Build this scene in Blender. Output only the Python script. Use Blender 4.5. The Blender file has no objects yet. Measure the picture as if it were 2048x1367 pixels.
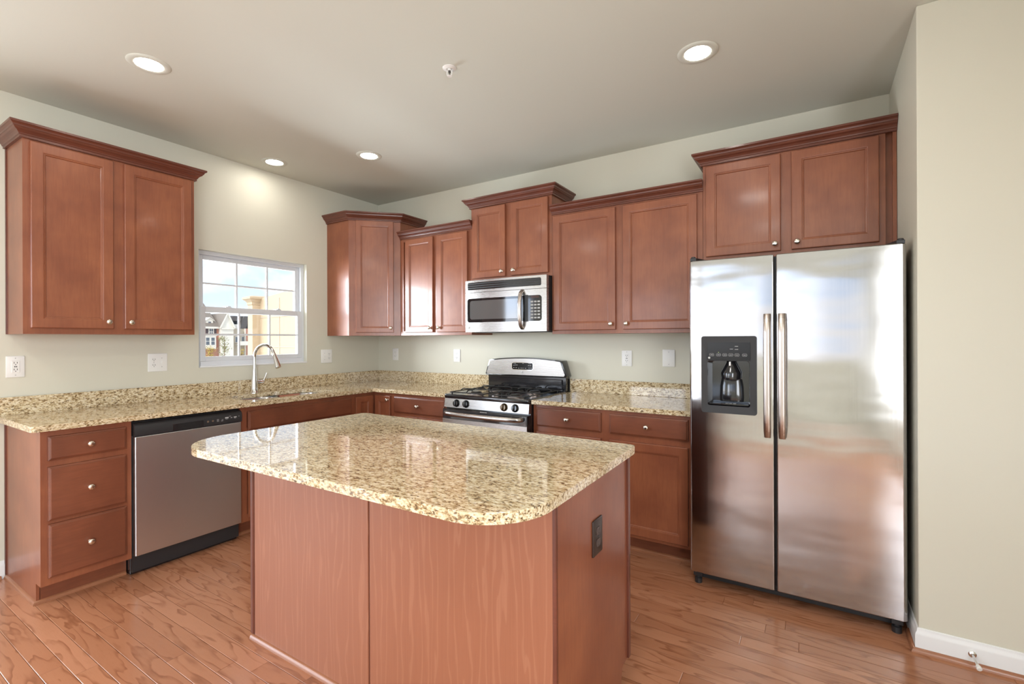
import bpy, bmesh, math, random
from mathutils import Vector, Matrix
random.seed(7)
SC = bpy.context.scene
COL = SC.collection
PI = math.pi

# ------------------------------------------------------------------ camera
cam_d = bpy.data.cameras.new('camera')
cam = bpy.data.objects.new('camera', cam_d)
COL.objects.link(cam)
F, CY = 958.276, 678.397
cam_d.sensor_width = 36.0
cam_d.lens = F / 2048 * 36.0
cam_d.shift_y = (CY - 683.5) / 2048
cam_d.clip_start = .02
cam_d.clip_end = 500
yaw, roll = 0.56245, 0.00382
fw = Vector((-math.sin(yaw), math.cos(yaw), 0)); rt = Vector((math.cos(yaw), math.sin(yaw), 0)); up = Vector((0, 0, 1))
R_ = rt * math.cos(roll) - up * math.sin(roll)
U_ = rt * math.sin(roll) + up * math.cos(roll)
mw = Matrix((R_, U_, -fw)).transposed().to_4x4()
mw.translation = Vector((3.8704, -3.5138, 1.3319))
cam.matrix_world = mw
SC.camera = cam

# ------------------------------------------------------------------ light
SC.view_settings.view_transform = 'Standard'
SC.view_settings.look = 'None'
SC.view_settings.gamma = 1
SC.view_settings.use_curve_mapping = False
SC.view_settings.exposure = 1.0

world = bpy.data.worlds.new('sky')
SC.world = world
world.use_nodes = True
wn = world.node_tree.nodes; wl = world.node_tree.links
wn.clear()
w_out = wn.new('ShaderNodeOutputWorld'); w_bg = wn.new('ShaderNodeBackground')
w_tc = wn.new('ShaderNodeTexCoord'); w_sep = wn.new('ShaderNodeSeparateXYZ')
w_r = wn.new('ShaderNodeValToRGB'); w_map = wn.new('ShaderNodeMapping'); w_n = wn.new('ShaderNodeTexNoise'); w_mix = wn.new('ShaderNodeMix')
w_cr = wn.new('ShaderNodeValToRGB')
w_mix.data_type = 'RGBA'
wl.new(w_tc.outputs['Generated'], w_sep.inputs[0]); wl.new(w_sep.outputs['Z'], w_r.inputs[0])
e = w_r.color_ramp.elements
e[0].position = 0.0; e[0].color = (1.0, 1.0, 1.0, 1)
e[1].position = 0.55; e[1].color = (.75, .85, 1, 1)
m = w_r.color_ramp.elements.new(.07); m.color = (.66, .82, 1.08, 1)
m = w_r.color_ramp.elements.new(.15); m.color = (.60, .79, 1.05, 1)
m = w_r.color_ramp.elements.new(.21); m.color = (.95, .97, 1.0, 1)
wl.new(w_tc.outputs['Generated'], w_map.inputs[0]); w_map.inputs['Scale'].default_value = (3.2, 3.2, 7)
wl.new(w_map.outputs[0], w_n.inputs['Vector']); w_n.inputs['Scale'].default_value = 2.2; w_n.inputs['Detail'].default_value = 6
w_cr.color_ramp.elements[0].position = .47; w_cr.color_ramp.elements[1].position = .70
wl.new(w_n.outputs['Fac'], w_cr.inputs[0]); wl.new(w_cr.outputs['Color'], w_mix.inputs[0])
wl.new(w_r.outputs['Color'], w_mix.inputs[6]); w_mix.inputs[7].default_value = (1.08, 1.1, 1.15, 1)
w_dot = wn.new('ShaderNodeVectorMath'); w_dot.operation = 'DOT_PRODUCT'; w_dot.inputs[1].default_value = Vector((-.75, -.60, .28)).normalized()
w_mr = wn.new('ShaderNodeMapRange'); w_mr.interpolation_type = 'SMOOTHSTEP'
for i_, v_ in ((1, .55), (2, 1.0), (3, 1.0), (4, 5.0)): w_mr.inputs[i_].default_value = v_
w_sc = wn.new('ShaderNodeVectorMath'); w_sc.operation = 'SCALE'
wl.new(w_tc.outputs['Generated'], w_dot.inputs[0]); wl.new(w_dot.outputs['Value'], w_mr.inputs[0])
wl.new(w_mix.outputs[2], w_sc.inputs[0]); wl.new(w_mr.outputs[0], w_sc.inputs['Scale']); wl.new(w_sc.outputs[0], w_bg.inputs[0]); w_bg.inputs[1].default_value = .74
wl.new(w_bg.outputs[0], w_out.inputs[0])

def lamp(name, kind, energy, loc, direction, color=(1, 1, 1), **kw):
    d = bpy.data.lights.new(name, kind); d.energy = energy; d.color = color
    for k, v in kw.items(): setattr(d, k, v)
    o = bpy.data.objects.new(name, d); COL.objects.link(o)
    o.location = loc
    o.rotation_euler = Vector(direction).to_track_quat('-Z', 'Y').to_euler()
    return o
lamp('sun', 'SUN', 1.25, (0, 0, 30), (-.35, .72, -.62), (1, .95, .86), angle=.01)
DAY = (.95, 1, 1.06)
lamp('daylight_patio_door', 'AREA', 7, (-.16, -4.3, 1.12), (1, 0, 0), DAY, shape='RECTANGLE', size=2.0, size_y=2.0)
lamp('patio_up_fill', 'AREA', 60, (-1.1, -4.3, -.8), (.35, 0, 1.0), DAY, shape='RECTANGLE', size=2.2, size_y=1.3)  # added lamp below floor level, brightens the ceiling through the patio door
lamp('living_fill', 'AREA', 12, (.825, -7.66, 1.35), (0, 1, .12), DAY, shape='RECTANGLE', size=1.3, size_y=2.0)  # added fill behind the narrow far window, lights the back wall
lamp('side_fill', 'AREA', 68, (5.46, -4.9, 1.5), (-1, .12, .15), DAY, shape='RECTANGLE', size=2.1, size_y=1.9)  # added fill at an invented side opening, brightens the left wall
lamp('sill_up_fill', 'AREA', 250, (-2.7, -1.6, .42), (1, .1, .42), DAY, shape='RECTANGLE', size=3.2, size_y=1.0)  # added lamp kept below the sill view, lifts ceiling and back wall
lamp('back_wall_fill', 'AREA', 210, (-2.3, -3.3, 1.75), (1, .78, -.02), DAY, shape='RECTANGLE', size=1.8, size_y=1.5)  # added lamp out of view, brightens back wall and corner cabinet reflection
for x_, y_ in ((3.388, -2.43), (1.0, -3.9), (3.388, -3.9)):      # added fill lamps without fixtures, above and behind the camera
    lamp('overhead_light', 'AREA', 4.5, (x_, y_, 2.735), (0, 0, -1), (1, .96, .90), shape='DISK', size=.30)

# ------------------------------------------------------------------ helpers
def link_obj(name, bm, mat, parent=None, smooth=None, recalc=True):
    if recalc: bmesh.ops.recalc_face_normals(bm, faces=bm.faces)
    me = bpy.data.meshes.new(name); bm.to_mesh(me); bm.free()
    mats = mat if isinstance(mat, (list, tuple)) else [mat]
    for mm in mats: me.materials.append(mm)
    o = bpy.data.objects.new(name, me); COL.objects.link(o)
    if parent is not None: o.parent = parent
    if smooth is not None:
        for p in me.polygons: p.use_smooth = True
        me.set_sharp_from_angle(angle=math.radians(smooth))
    return o

def thing(name, label, cat, loc=(0, 0, 0), rz=0, group=None):
    o = bpy.data.objects.new(name, None); COL.objects.link(o)
    o.empty_display_size = .1
    o.location = loc; o.rotation_euler = (0, 0, rz)
    o['label'] = label; o['category'] = cat
    if group: o['group'] = group
    return o
def tag(o, label, cat, group=None):
    o['label'] = label; o['category'] = cat
    if group: o['group'] = group
    return o
def struct(o):
    o['kind'] = 'structure'; return o
def sempty(name, loc=(0, 0, 0)):
    o = bpy.data.objects.new(name, None); COL.objects.link(o); o.location = loc; o.empty_display_size = .1
    return struct(o)
def BM(): return bmesh.new()

def box(bm, x0, y0, z0, x1, y1, z1, bev=0, seg=2, mi=0):
    if x1 < x0: x0, x1 = x1, x0
    if y1 < y0: y0, y1 = y1, y0
    if z1 < z0: z0, z1 = z1, z0
    vs = [bm.verts.new((x, y, z)) for x in (x0, x1) for y in (y0, y1) for z in (z0, z1)]
    fs = [bm.faces.new([vs[i] for i in q]) for q in ((0, 1, 3, 2), (4, 6, 7, 5), (0, 4, 5, 1), (2, 3, 7, 6), (0, 2, 6, 4), (1, 5, 7, 3))]
    for f in fs: f.material_index = mi
    if bev > 0:
        es = list({e for f in fs for e in f.edges})
        r = bmesh.ops.bevel(bm, geom=es, offset=bev, segments=seg, affect='EDGES', profile=.5)
        for f in r['faces']: f.material_index = mi
    return vs

def prism(bm, pts, axis, a, b, bev=0, seg=2, mi=0):
    """extrude a 2-D outline between a and b along an axis ('x': pts are (y,z); 'y': (x,z); 'z': (x,y))"""
    def P(p, t):
        return {'x': (t, p[0], p[1]), 'y': (p[0], t, p[1]), 'z': (p[0], p[1], t)}[axis]
    A = [bm.verts.new(P(p, a)) for p in pts]; B = [bm.verts.new(P(p, b)) for p in pts]
    n = len(pts); fs = [bm.faces.new(A), bm.faces.new(B[::-1])]
    for i in range(n):
        fs.append(bm.faces.new((A[i], A[(i + 1) % n], B[(i + 1) % n], B[i])))
    for f in fs: f.material_index = mi
    if bev > 0:
        es = [e for e in list(fs[0].edges) + list(fs[1].edges)]
        r = bmesh.ops.bevel(bm, geom=es, offset=bev, segments=seg, affect='EDGES', profile=.5)
        for f in r['faces']: f.material_index = mi
    return fs

def rrect(x0, z0, x1, z1, r, n=6):
    """rounded rectangle outline; r a number or four radii (x0z0, x1z0, x1z1, x0z1)"""
    if not isinstance(r, (list, tuple)): r = (r,) * 4
    out = []
    for (cx, cz, sx, sz, a0, rr) in ((x0, z0, 1, 1, PI, r[0]), (x1, z0, -1, 1, 1.5 * PI, r[1]), (x1, z1, -1, -1, 0, r[2]), (x0, z1, 1, -1, .5 * PI, r[3])):
        if rr <= 1e-6: out.append((cx, cz)); continue
        for i in range(n + 1):
            a = a0 + .5 * PI * i / n
            out.append((cx + sx * rr + rr * math.cos(a), cz + sz * rr + rr * math.sin(a)))
    return out

def lathe(bm, prof, origin, axis, n=24, mi=0):
    """profile of (radius, height) turned about axis through origin"""
    ax = Vector(axis).normalized(); q = Vector((0, 0, 1)).rotation_difference(ax).to_matrix()
    o = Vector(origin); rings = []
    for r, h in prof:
        if r < 1e-6: rings.append([bm.verts.new(o + q @ Vector((0, 0, h)))])
        else: rings.append([bm.verts.new(o + q @ Vector((r * math.cos(2 * PI * i / n), r * math.sin(2 * PI * i / n), h))) for i in range(n)])
    for a, b in zip(rings, rings[1:]):
        if len(a) == 1 and len(b) == 1: continue
        for i in range(n):
            j = (i + 1) % n
            if len(a) == 1: f = bm.faces.new((a[0], b[i], b[j]))
            elif len(b) == 1: f = bm.faces.new((a[i], b[0], a[j]))
            else: f = bm.faces.new((a[i], b[i], b[j], a[j]))
            f.material_index = mi
    for rg in (rings[0], rings[-1]):
        if len(rg) > 1: bm.faces.new(rg).material_index = mi

def tube(bm, pts, rad, n=12, closed=False, mi=0, flat=None):
    """tube along points; rad a number or a list; flat=(a,b) scales the section"""
    pts = [Vector(p) for p in pts]; N = len(pts)
    rads = rad if isinstance(rad, (list, tuple)) else [rad] * N
    t0 = (pts[1] - pts[0]).normalized()
    ref = Vector((0, 0, 1)) if abs(t0.z) < .9 else Vector((1, 0, 0))
    nrm = (ref - t0 * ref.dot(t0)).normalized(); rings = []
    for i, p in enumerate(pts):
        if closed: t = (pts[(i + 1) % N] - pts[i - 1]).normalized()
        else: t = ((pts[min(i + 1, N - 1)] - pts[max(i - 1, 0)])).normalized()
        nrm = (nrm - t * nrm.dot(t)).normalized(); bi = t.cross(nrm)
        fa, fb = flat or (1, 1)
        rings.append([bm.verts.new(p + (nrm * math.cos(2 * PI * k / n) * fa + bi * math.sin(2 * PI * k / n) * fb) * rads[i]) for k in range(n)])
    pairs = list(zip(rings, rings[1:])) + ([(rings[-1], rings[0])] if closed else [])
    for a, b in pairs:
        for k in range(n):
            bm.faces.new((a[k], a[(k + 1) % n], b[(k + 1) % n], b[k])).material_index = mi
    if not closed:
        bm.faces.new(rings[0]).material_index = mi; bm.faces.new(rings[-1][::-1]).material_index = mi

def round_path(pts, r, n=5):
    """polyline with its inner corners rounded"""
    pts = [Vector(p) for p in pts]; out = [pts[0]]
    for a, b, c in zip(pts, pts[1:], pts[2:]):
        d1 = (a - b).normalized(); d2 = (c - b).normalized(); rr = min(r, (a - b).length * .49, (c - b).length * .49)
        p0 = b + d1 * rr; p1 = b + d2 * rr
        for i in range(n + 1):
            t = i / n; out.append(p0 * (1 - t) ** 2 + b * 2 * t * (1 - t) + p1 * t * t)
    out.append(pts[-1]); return out

def loops(bm, rings, cap0=True, cap1=True, mi=0):
    vr = [[bm.verts.new(p) for p in r] for r in rings]
    for a, b in zip(vr, vr[1:]):
        n = len(a)
        for i in range(n): bm.faces.new((a[i], a[(i + 1) % n], b[(i + 1) % n], b[i])).material_index = mi
    if cap0: bm.faces.new(vr[0][::-1]).material_index = mi
    if cap1: bm.faces.new(vr[-1]).material_index = mi

def rect_ring(x0, x1, z0, z1, inset, y):
    return [(x0 + inset, y, z0 + inset), (x1 - inset, y, z0 + inset), (x1 - inset, y, z1 - inset), (x0 + inset, y, z1 - inset)]

def panel_door(bm, x0, x1, z0, z1, yb, t=.020, fwid=.052):
    """recessed-panel door whose back lies at y=yb and whose face looks toward -y"""
    prof = [(0, 0), (0, -t + .004), (.0015, -t + .001), (.004, -t), (fwid - .004, -t), (fwid, -t + .001), (fwid + .002, -t + .004),
            (fwid + .006, -t + .0045), (fwid + .009, -t + .007), (fwid + .010, -t + .0105)]
    loops(bm, [rect_ring(x0, x1, z0, z1, i, yb + d) for i, d in prof])

def slab_front(bm, x0, x1, z0, z1, yb, t=.020):
    prof = [(0, 0), (0, -t + .008), (.002, -t + .0055), (.007, -t + .004), (.009, -t + .001), (.011, -t)]
    loops(bm, [rect_ring(x0, x1, z0, z1, i, yb + d) for i, d in prof])

CROWN = [(0, 0), (.013, 0), (.013, .012), (.017, .014), (.019, .020), (.026, .029), (.036, .036), (.041, .044), (.044, .045), (.046, .053),
         (.053, .060), (.058, .062), (.058, .073), (0, .073)]
def crown_bm(bm, path, z0, s=1.0):
    path = [Vector((p[0], p[1])) for p in path]; n = len(path); nor = []
    for a, b in zip(path, path[1:]):
        d = (b - a).normalized(); nor.append(Vector((d.y, -d.x)))
    rings = []
    for i in range(n):
        if i == 0: m = nor[0]
        elif i == n - 1: m = nor[-1]
        else:
            m = (nor[i - 1] + nor[i]); m = m / (1 + nor[i - 1].dot(nor[i]))
        rings.append([(path[i].x + m.x * o * s, path[i].y + m.y * o * s, z0 + z * s) for o, z in CROWN])
    loops(bm, rings)

# ------------------------------------------------------------------ materials
def mat(name):
    m = bpy.data.materials.new(name); m.use_nodes = True
    nt = m.node_tree; b = nt.nodes['Principled BSDF']
    return m, nt, b
def simple(name, col, rough=.5, metal=0, spec=.5, coat=0, noise=0):
    m, nt, b = mat(name)
    b.inputs['Base Color'].default_value = (*col, 1); b.inputs['Roughness'].default_value = rough; b.inputs['Metallic'].default_value = metal
    b.inputs['Specular IOR Level'].default_value = spec; b.inputs['Coat Weight'].default_value = coat; b.inputs['Coat Roughness'].default_value = .08
    if noise:
        tc = nt.nodes.new('ShaderNodeTexCoord'); n = nt.nodes.new('ShaderNodeTexNoise'); n.inputs['Scale'].default_value = 180
        bp = nt.nodes.new('ShaderNodeBump'); bp.inputs['Strength'].default_value = noise; bp.inputs['Distance'].default_value = .002
        nt.links.new(tc.outputs['Object'], n.inputs['Vector']); nt.links.new(n.outputs['Fac'], bp.inputs['Height']); nt.links.new(bp.outputs[0], b.inputs['Normal'])
    return m
def nd(nt, t, **kw):
    n = nt.nodes.new(t)
    for k, v in kw.items(): setattr(n, k, v)
    return n
def ramp(nt, fac, stops):
    r = nd(nt, 'ShaderNodeValToRGB'); nt.links.new(fac, r.inputs[0]); el = r.color_ramp.elements
    while len(el) < len(stops): el.new(.5)
    for x, (p, c) in zip(el, stops): x.position = p; x.color = (*c, 1) if len(c) == 3 else c
    return r.outputs['Color']
def noise(nt, vec, scale, detail=4, rough=.5, dist=0):
    n = nd(nt, 'ShaderNodeTexNoise'); nt.links.new(vec, n.inputs['Vector'])
    n.inputs['Scale'].default_value = scale; n.inputs['Detail'].default_value = detail; n.inputs['Roughness'].default_value = rough; n.inputs['Distortion'].default_value = dist
    return n.outputs['Fac']
def mapping(nt, vec, scale=(1, 1, 1), loc=(0, 0, 0), rot=(0, 0, 0)):
    mp = nd(nt, 'ShaderNodeMapping'); nt.links.new(vec, mp.inputs['Vector']); mp.inputs['Scale'].default_value = scale; mp.inputs['Location'].default_value = loc; mp.inputs['Rotation'].default_value = rot
    return mp.outputs[0]
def mix(nt, fac, a, b, blend='MIX'):
    m = nd(nt, 'ShaderNodeMix', data_type='RGBA', blend_type=blend)
    for s, v in ((0, fac), (6, a), (7, b)):
        if hasattr(v, 'links'): nt.links.new(v, m.inputs[s])
        elif isinstance(v, (int, float)): m.inputs[s].default_value = v
        else: m.inputs[s].default_value = (*v, 1)
    return m.outputs[2]
def math_(nt, op, a, b=None, c=None):
    m = nd(nt, 'ShaderNodeMath', operation=op)
    for i, v in enumerate((a, b, c)):
        if v is None: continue
        if hasattr(v, 'links'): nt.links.new(v, m.inputs[i])
        else: m.inputs[i].default_value = v
    return m.outputs[0]
def bump(nt, b, h, strength, dist=.002):
    bp = nd(nt, 'ShaderNodeBump'); bp.inputs['Strength'].default_value = strength; bp.inputs['Distance'].default_value = dist
    nt.links.new(h, bp.inputs['Height']); nt.links.new(bp.outputs[0], b.inputs['Normal'])

def cherry(name, base, dark, grain_axis='z', rough=.36, coat=.2):
    m, nt, b = mat(name); tc = nd(nt, 'ShaderNodeTexCoord'); v = tc.outputs['Object']
    sc = {'z': (14, 14, 1.2), 'x': (1.2, 14, 14)}[grain_axis]
    g = noise(nt, mapping(nt, v, sc), 6, 6, .6, .6)
    bl = noise(nt, mapping(nt, v, (1, 1, 1)), 5, 3, .5)
    c1 = mix(nt, ramp(nt, bl, [(.36, (0, 0, 0)), (.66, (1, 1, 1))]), tuple(.6 * d + .4 * a for d, a in zip(dark, base)), base)
    col = mix(nt, ramp(nt, g, [(.42, (0, 0, 0)), (.75, (.45, .45, .45))]), c1, dark)
    nt.links.new(col, b.inputs['Base Color']); b.inputs['Roughness'].default_value = rough
    b.inputs['Coat Weight'].default_value = coat; b.inputs['Coat Roughness'].default_value = .12
    return m
M = {}
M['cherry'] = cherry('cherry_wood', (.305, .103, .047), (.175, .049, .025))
M['cherry_h_shade'] = cherry('cherry_wood_horizontal_shade', (.225, .071, .034), (.13, .039, .019), 'x')  # horizontal grain, base darkened to paint in shade on the lower cabinets
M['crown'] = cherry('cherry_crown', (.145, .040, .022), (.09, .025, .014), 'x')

def laminate(name):
    m, nt, b = mat(name); tc = nd(nt, 'ShaderNodeTexCoord'); v = tc.outputs['Object']
    vv = mapping(nt, v, (1, 1, .10))
    w = nd(nt, 'ShaderNodeTexWave', wave_type='BANDS', bands_direction='X'); nt.links.new(vv, w.inputs['Vector'])
    w.inputs['Scale'].default_value = 9; w.inputs['Distortion'].default_value = 14; w.inputs['Detail'].default_value = 3; w.inputs['Detail Scale'].default_value = 1.6
    fine = noise(nt, mapping(nt, v, (120, 120, 3)), 2, 4, .6)
    c = mix(nt, ramp(nt, w.outputs['Fac'], [(.0, (.0, .0, .0)), (.85, (.04, .04, .04)), (.96, (.45, .45, .45))]), (.30, .112, .058), (.40, .175, .10))
    c = mix(nt, ramp(nt, fine, [(.40, (0, 0, 0)), (.85, (.35, .35, .35))]), c, (.23, .08, .040))
    nt.links.new(c, b.inputs['Base Color']); b.inputs['Roughness'].default_value = .38; b.inputs['Coat Weight'].default_value = .12; b.inputs['Coat Roughness'].default_value = .25
    return m
M['laminate'] = laminate('cherry_laminate')

def granite(name, axis):
    m, nt, b = mat(name); tc = nd(nt, 'ShaderNodeTexCoord'); v = tc.outputs['Object']
    sc = {'x': (.62, 1.15, 1.15), 'y': (1.15, .62, 1.15)}[axis]
    vv = mapping(nt, v, sc, rot=(.25, .2, .3))
    big = noise(nt, vv, 5, 3, .5)
    n1 = noise(nt, vv, 62, 5, .68, .45)
    vo = nd(nt, 'ShaderNodeTexVoronoi'); nt.links.new(mapping(nt, v, sc, rot=(.2, .3, .4)), vo.inputs['Vector']); vo.inputs['Scale'].default_value = 190
    sepc = nd(nt, 'ShaderNodeSeparateColor'); nt.links.new(vo.outputs['Color'], sepc.inputs[0])
    g = math_(nt, 'ADD', math_(nt, 'MULTIPLY', n1, .80), math_(nt, 'MULTIPLY', sepc.outputs[0], .20))
    c = ramp(nt, g, [(.33, (.085, .050, .024)), (.41, (.31, .205, .10)), (.475, (.55, .425, .245)), (.56, (.735, .625, .42)), (.70, (.85, .78, .62))])
    n2 = noise(nt, mapping(nt, v, sc, (3, 7, 1)), 105, 3, .6, .3)
    sp = ramp(nt, n2, [(.62, (0, 0, 0)), (.66, (1, 1, 1))])
    c = mix(nt, sp, c, (.085, .048, .026))
    n3 = noise(nt, mapping(nt, v, sc, (9, 2, 5)), 70, 3, .6, .3)
    c = mix(nt, ramp(nt, n3, [(.60, (0, 0, 0)), (.68, (.85, .85, .85))]), c, (.82, .73, .56))
    c = mix(nt, ramp(nt, big, [(.35, (.0, .0, .0)), (.7, (.18, .18, .18))]), c, (.45, .31, .15))
    nt.links.new(c, b.inputs['Base Color']); b.inputs['Roughness'].default_value = .05; b.inputs['Specular IOR Level'].default_value = .6
    b.inputs['Coat Weight'].default_value = .15; b.inputs['Coat Roughness'].default_value = .02
    return m
M['granite_x'] = granite('granite', 'x'); M['granite_y'] = granite('granite_lengthwise', 'y')

def floor_mat():
    m, nt, b = mat('oak_planks'); tc = nd(nt, 'ShaderNodeTexCoord'); sep = nd(nt, 'ShaderNodeSeparateXYZ'); nt.links.new(tc.outputs['Object'], sep.inputs[0])
    W, L = .0765, 1.05
    u = math_(nt, 'DIVIDE', math_(nt, 'ADD', sep.outputs['Y'], 2.678 + W * 80), W)
    row = math_(nt, 'FLOOR', u); fu = math_(nt, 'FRACT', u)
    wn_ = nd(nt, 'ShaderNodeTexWhiteNoise', noise_dimensions='1D'); nt.links.new(row, wn_.inputs['W'])
    xs = math_(nt, 'DIVIDE', math_(nt, 'ADD', sep.outputs['X'], math_(nt, 'MULTIPLY', wn_.outputs['Value'], 7.3)), L)
    xs = math_(nt, 'ADD', xs, 20)
    cell = math_(nt, 'FLOOR', xs); fx = math_(nt, 'FRACT', xs)
    cmb = nd(nt, 'ShaderNodeCombineXYZ'); nt.links.new(row, cmb.inputs[0]); nt.links.new(cell, cmb.inputs[1])
    w2 = nd(nt, 'ShaderNodeTexWhiteNoise', noise_dimensions='2D'); nt.links.new(cmb.outputs[0], w2.inputs['Vector'])
    # grain coordinates, shifted per plank
    gx = math_(nt, 'ADD', math_(nt, 'MULTIPLY', sep.outputs['X'], 1.0), math_(nt, 'MULTIPLY', w2.outputs['Value'], 37.0))
    gy = math_(nt, 'ADD', math_(nt, 'MULTIPLY', sep.outputs['Y'], 5.0), math_(nt, 'MULTIPLY', w2.outputs['Value'], 91.0))
    g = nd(nt, 'ShaderNodeCombineXYZ'); nt.links.new(gx, g.inputs[0]); nt.links.new(gy, g.inputs[1]); nt.links.new(math_(nt, 'MULTIPLY', w2.outputs['Value'], 13), g.inputs[2])
    field = noise(nt, mapping(nt, g.outputs[0], (1.15, 1.25, 1)), 1.5, 3, .42, .15)
    rings = math_(nt, 'FRACT', math_(nt, 'MULTIPLY', field, 8.0))
    line = ramp(nt, rings, [(.0, (0, 0, 0)), (.62, (.10, .10, .10)), (.90, (.9, .9, .9)), (.95, (.7, .7, .7)), (1.0, (0, 0, 0))])
    pores = noise(nt, mapping(nt, g.outputs[0], (7, 60, 1)), 3, 4, .65)
    brk = noise(nt, mapping(nt, g.outputs[0], (3, 3, 1)), 2.2, 2, .5)
    base = ramp(nt, w2.outputs['Value'], [(0, (.39, .165, .085)), (.5, (.44, .195, .103)), (1, (.49, .225, .125))])
    fac = math_(nt, 'MULTIPLY', line, ramp(nt, brk, [(.35, (.25, .25, .25)), (.62, (.85, .85, .85))]))
    c = mix(nt, fac, base, (.215, .075, .032))
    c = mix(nt, ramp(nt, pores, [(.55, (0, 0, 0)), (.75, (.35, .35, .35))]), c, (.25, .088, .038))
    # seams
    d1 = math_(nt, 'MULTIPLY', math_(nt, 'MINIMUM', fu, math_(nt, 'SUBTRACT', 1, fu)), W)
    d2 = math_(nt, 'MULTIPLY', math_(nt, 'MINIMUM', fx, math_(nt, 'SUBTRACT', 1, fx)), L)
    d = math_(nt, 'MINIMUM', d1, d2)
    seam = nd(nt, 'ShaderNodeMapRange'); nt.links.new(d, seam.inputs[0]); seam.inputs[1].default_value = 0; seam.inputs[2].default_value = .0022; seam.inputs[3].default_value = 0; seam.inputs[4].default_value = 1
    c = mix(nt, ramp(nt, seam.outputs[0], [(.0, (.45, .45, .45)), (.3, (0, 0, 0))]), c, (.16, .06, .03))
    nt.links.new(c, b.inputs['Base Color'])
    bp = nd(nt, 'ShaderNodeBump'); bp.inputs['Strength'].default_value = 1; bp.inputs['Distance'].default_value = .0016
    nt.links.new(seam.outputs[0], bp.inputs['Height'])
    nt.links.new(bp.outputs[0], b.inputs['Normal'])
    b.inputs['Roughness'].default_value = .24; b.inputs['Coat Weight'].default_value = .25; b.inputs['Coat Roughness'].default_value = .15
    return m
M['floor'] = floor_mat()
M['oak_trim'] = cherry('oak_trim', (.36, .15, .075), (.24, .09, .04), 'x', .3, .3)

def paint(name, col, rough=.55):
    m, nt, b = mat(name); tc = nd(nt, 'ShaderNodeTexCoord'); v = tc.outputs['Object']
    n = noise(nt, v, 2.2, 2, .5)
    c = mix(nt, n, tuple(x * .985 for x in col), tuple(min(1, x * 1.015) for x in col))
    nt.links.new(c, b.inputs['Base Color']); b.inputs['Roughness'].default_value = rough; b.inputs['Specular IOR Level'].default_value = .3
    bump(nt, b, noise(nt, v, 260, 3, .5), .05, .001)
    return m
M['wall'] = paint('beige_wall_paint', (.66, .645, .545))
M['ceiling'] = paint('ceiling_paint', (.64, .655, .585), .7)
M['bounce_sheet'] = simple('beige_bounce_sheet', (.60, .56, .48), .95)
M['white'] = paint('white_trim_paint', (.80, .81, .82), .35)
M['vinyl'] = simple('white_vinyl', (.68, .70, .73), .35)
M['plate'] = simple('white_plastic', (.82, .82, .80), .3)
M['slot'] = simple('dark_slot', (.06, .055, .05), .6)
M['grey_mark'] = simple('grey_print', (.45, .45, .45), .5)
M['white_mark'] = simple('white_print', (.75, .75, .75), .5)

def steel(name, axis='z', rough=.2, wave=0, col=(.63, .605, .59), aniso=0):
    m, nt, b = mat(name); tc = nd(nt, 'ShaderNodeTexCoord'); v = tc.outputs['Object']
    sc = {'z': (300, 300, 2), 'x': (2, 300, 300)}[axis]
    n = noise(nt, mapping(nt, v, sc), 1, 3, .6)
    b.inputs['Base Color'].default_value = (*col, 1); b.inputs['Metallic'].default_value = 1
    r = nd(nt, 'ShaderNodeMapRange'); nt.links.new(n, r.inputs[0]); r.inputs[3].default_value = rough - .03; r.inputs[4].default_value = rough + .04
    nt.links.new(r.outputs[0], b.inputs['Roughness'])
    if wave:
        w = noise(nt, mapping(nt, v, (.9, .9, 2.6)), 1.7, 2, .4)
        bump(nt, b, w, 1.0, wave)
    if aniso:
        tg = nd(nt, 'ShaderNodeTangent'); tg.direction_type = 'RADIAL'; tg.axis = 'Z'; nt.links.new(tg.outputs[0], b.inputs['Tangent']); b.inputs['Anisotropic'].default_value = aniso
    return m
M['steel'] = steel('brushed_steel', 'x', .27, 0, (.46, .445, .43)); M['steel_v'] = steel('brushed_steel_upright', 'z', .22)
M['steel_fridge'] = steel('fridge_steel', 'z', .13, .007, (.50, .485, .48), .45)
M['steel_dw'] = steel('dishwasher_steel', 'z', .33, 0, (.66, .70, .73))
M['handle'] = steel('handle_steel', 'z', .28, 0, (.52, .46, .42))
M['steel_bar'] = simple('polished_steel_bar', (.52, .50, .48), .26, 1)
M['handle_cap'] = simple('handle_cap_steel', (.36, .31, .28), .32, 1)
M['chrome'] = simple('chrome', (.72, .71, .70), .07, 1)
M['nickel'] = simple('satin_nickel', (.74, .68, .60), .24, 1)
M['black'] = simple('black_enamel', (.012, .012, .014), .14, 0, .5, .6)
M['black_matte'] = simple('black_plastic', (.022, .022, .024), .42)
M['iron'] = simple('cast_iron', (.02, .02, .02), .38)
M['dark_body'] = simple('dark_cabinet_paint', (.045, .045, .048), .5)
M['glass_black'] = simple('black_glass', (.012, .012, .013), .05, 0, .5, .4)
M['panel_black'] = simple('black_panel', (.010, .010, .011), .12, 0, .3, 0)
M['oven_glass'] = simple('smoked_oven_glass', (.035, .036, .04), .06, 0, .8, 1)
M['screen'] = simple('micro_window', (.10, .10, .10), .09, 0, .8, 1)
M['frame_grey'] = simple('dispenser_frame', (.020, .019, .020), .5)
M['brown'] = simple('brown_plastic', (.035, .022, .018), .35)
M['brown_lt'] = simple('brown_plastic_edge', (.075, .05, .042), .35)
M['alu'] = simple('burner_metal', (.35, .31, .30), .35, 1)
M['bowl'] = simple('sink_steel', (.66, .66, .67), .22, 1)
M['knob_glint'] = simple('knob_painted_glint', (.09, .055, .02), .12, .6, .5, .6)  # bronze tone paints a reflection onto one knob
M['disp'] = simple('dark_display', (.06, .022, .012), .15)
M['raw'] = simple('raw_wood', (.5, .33, .18), .6)

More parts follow.
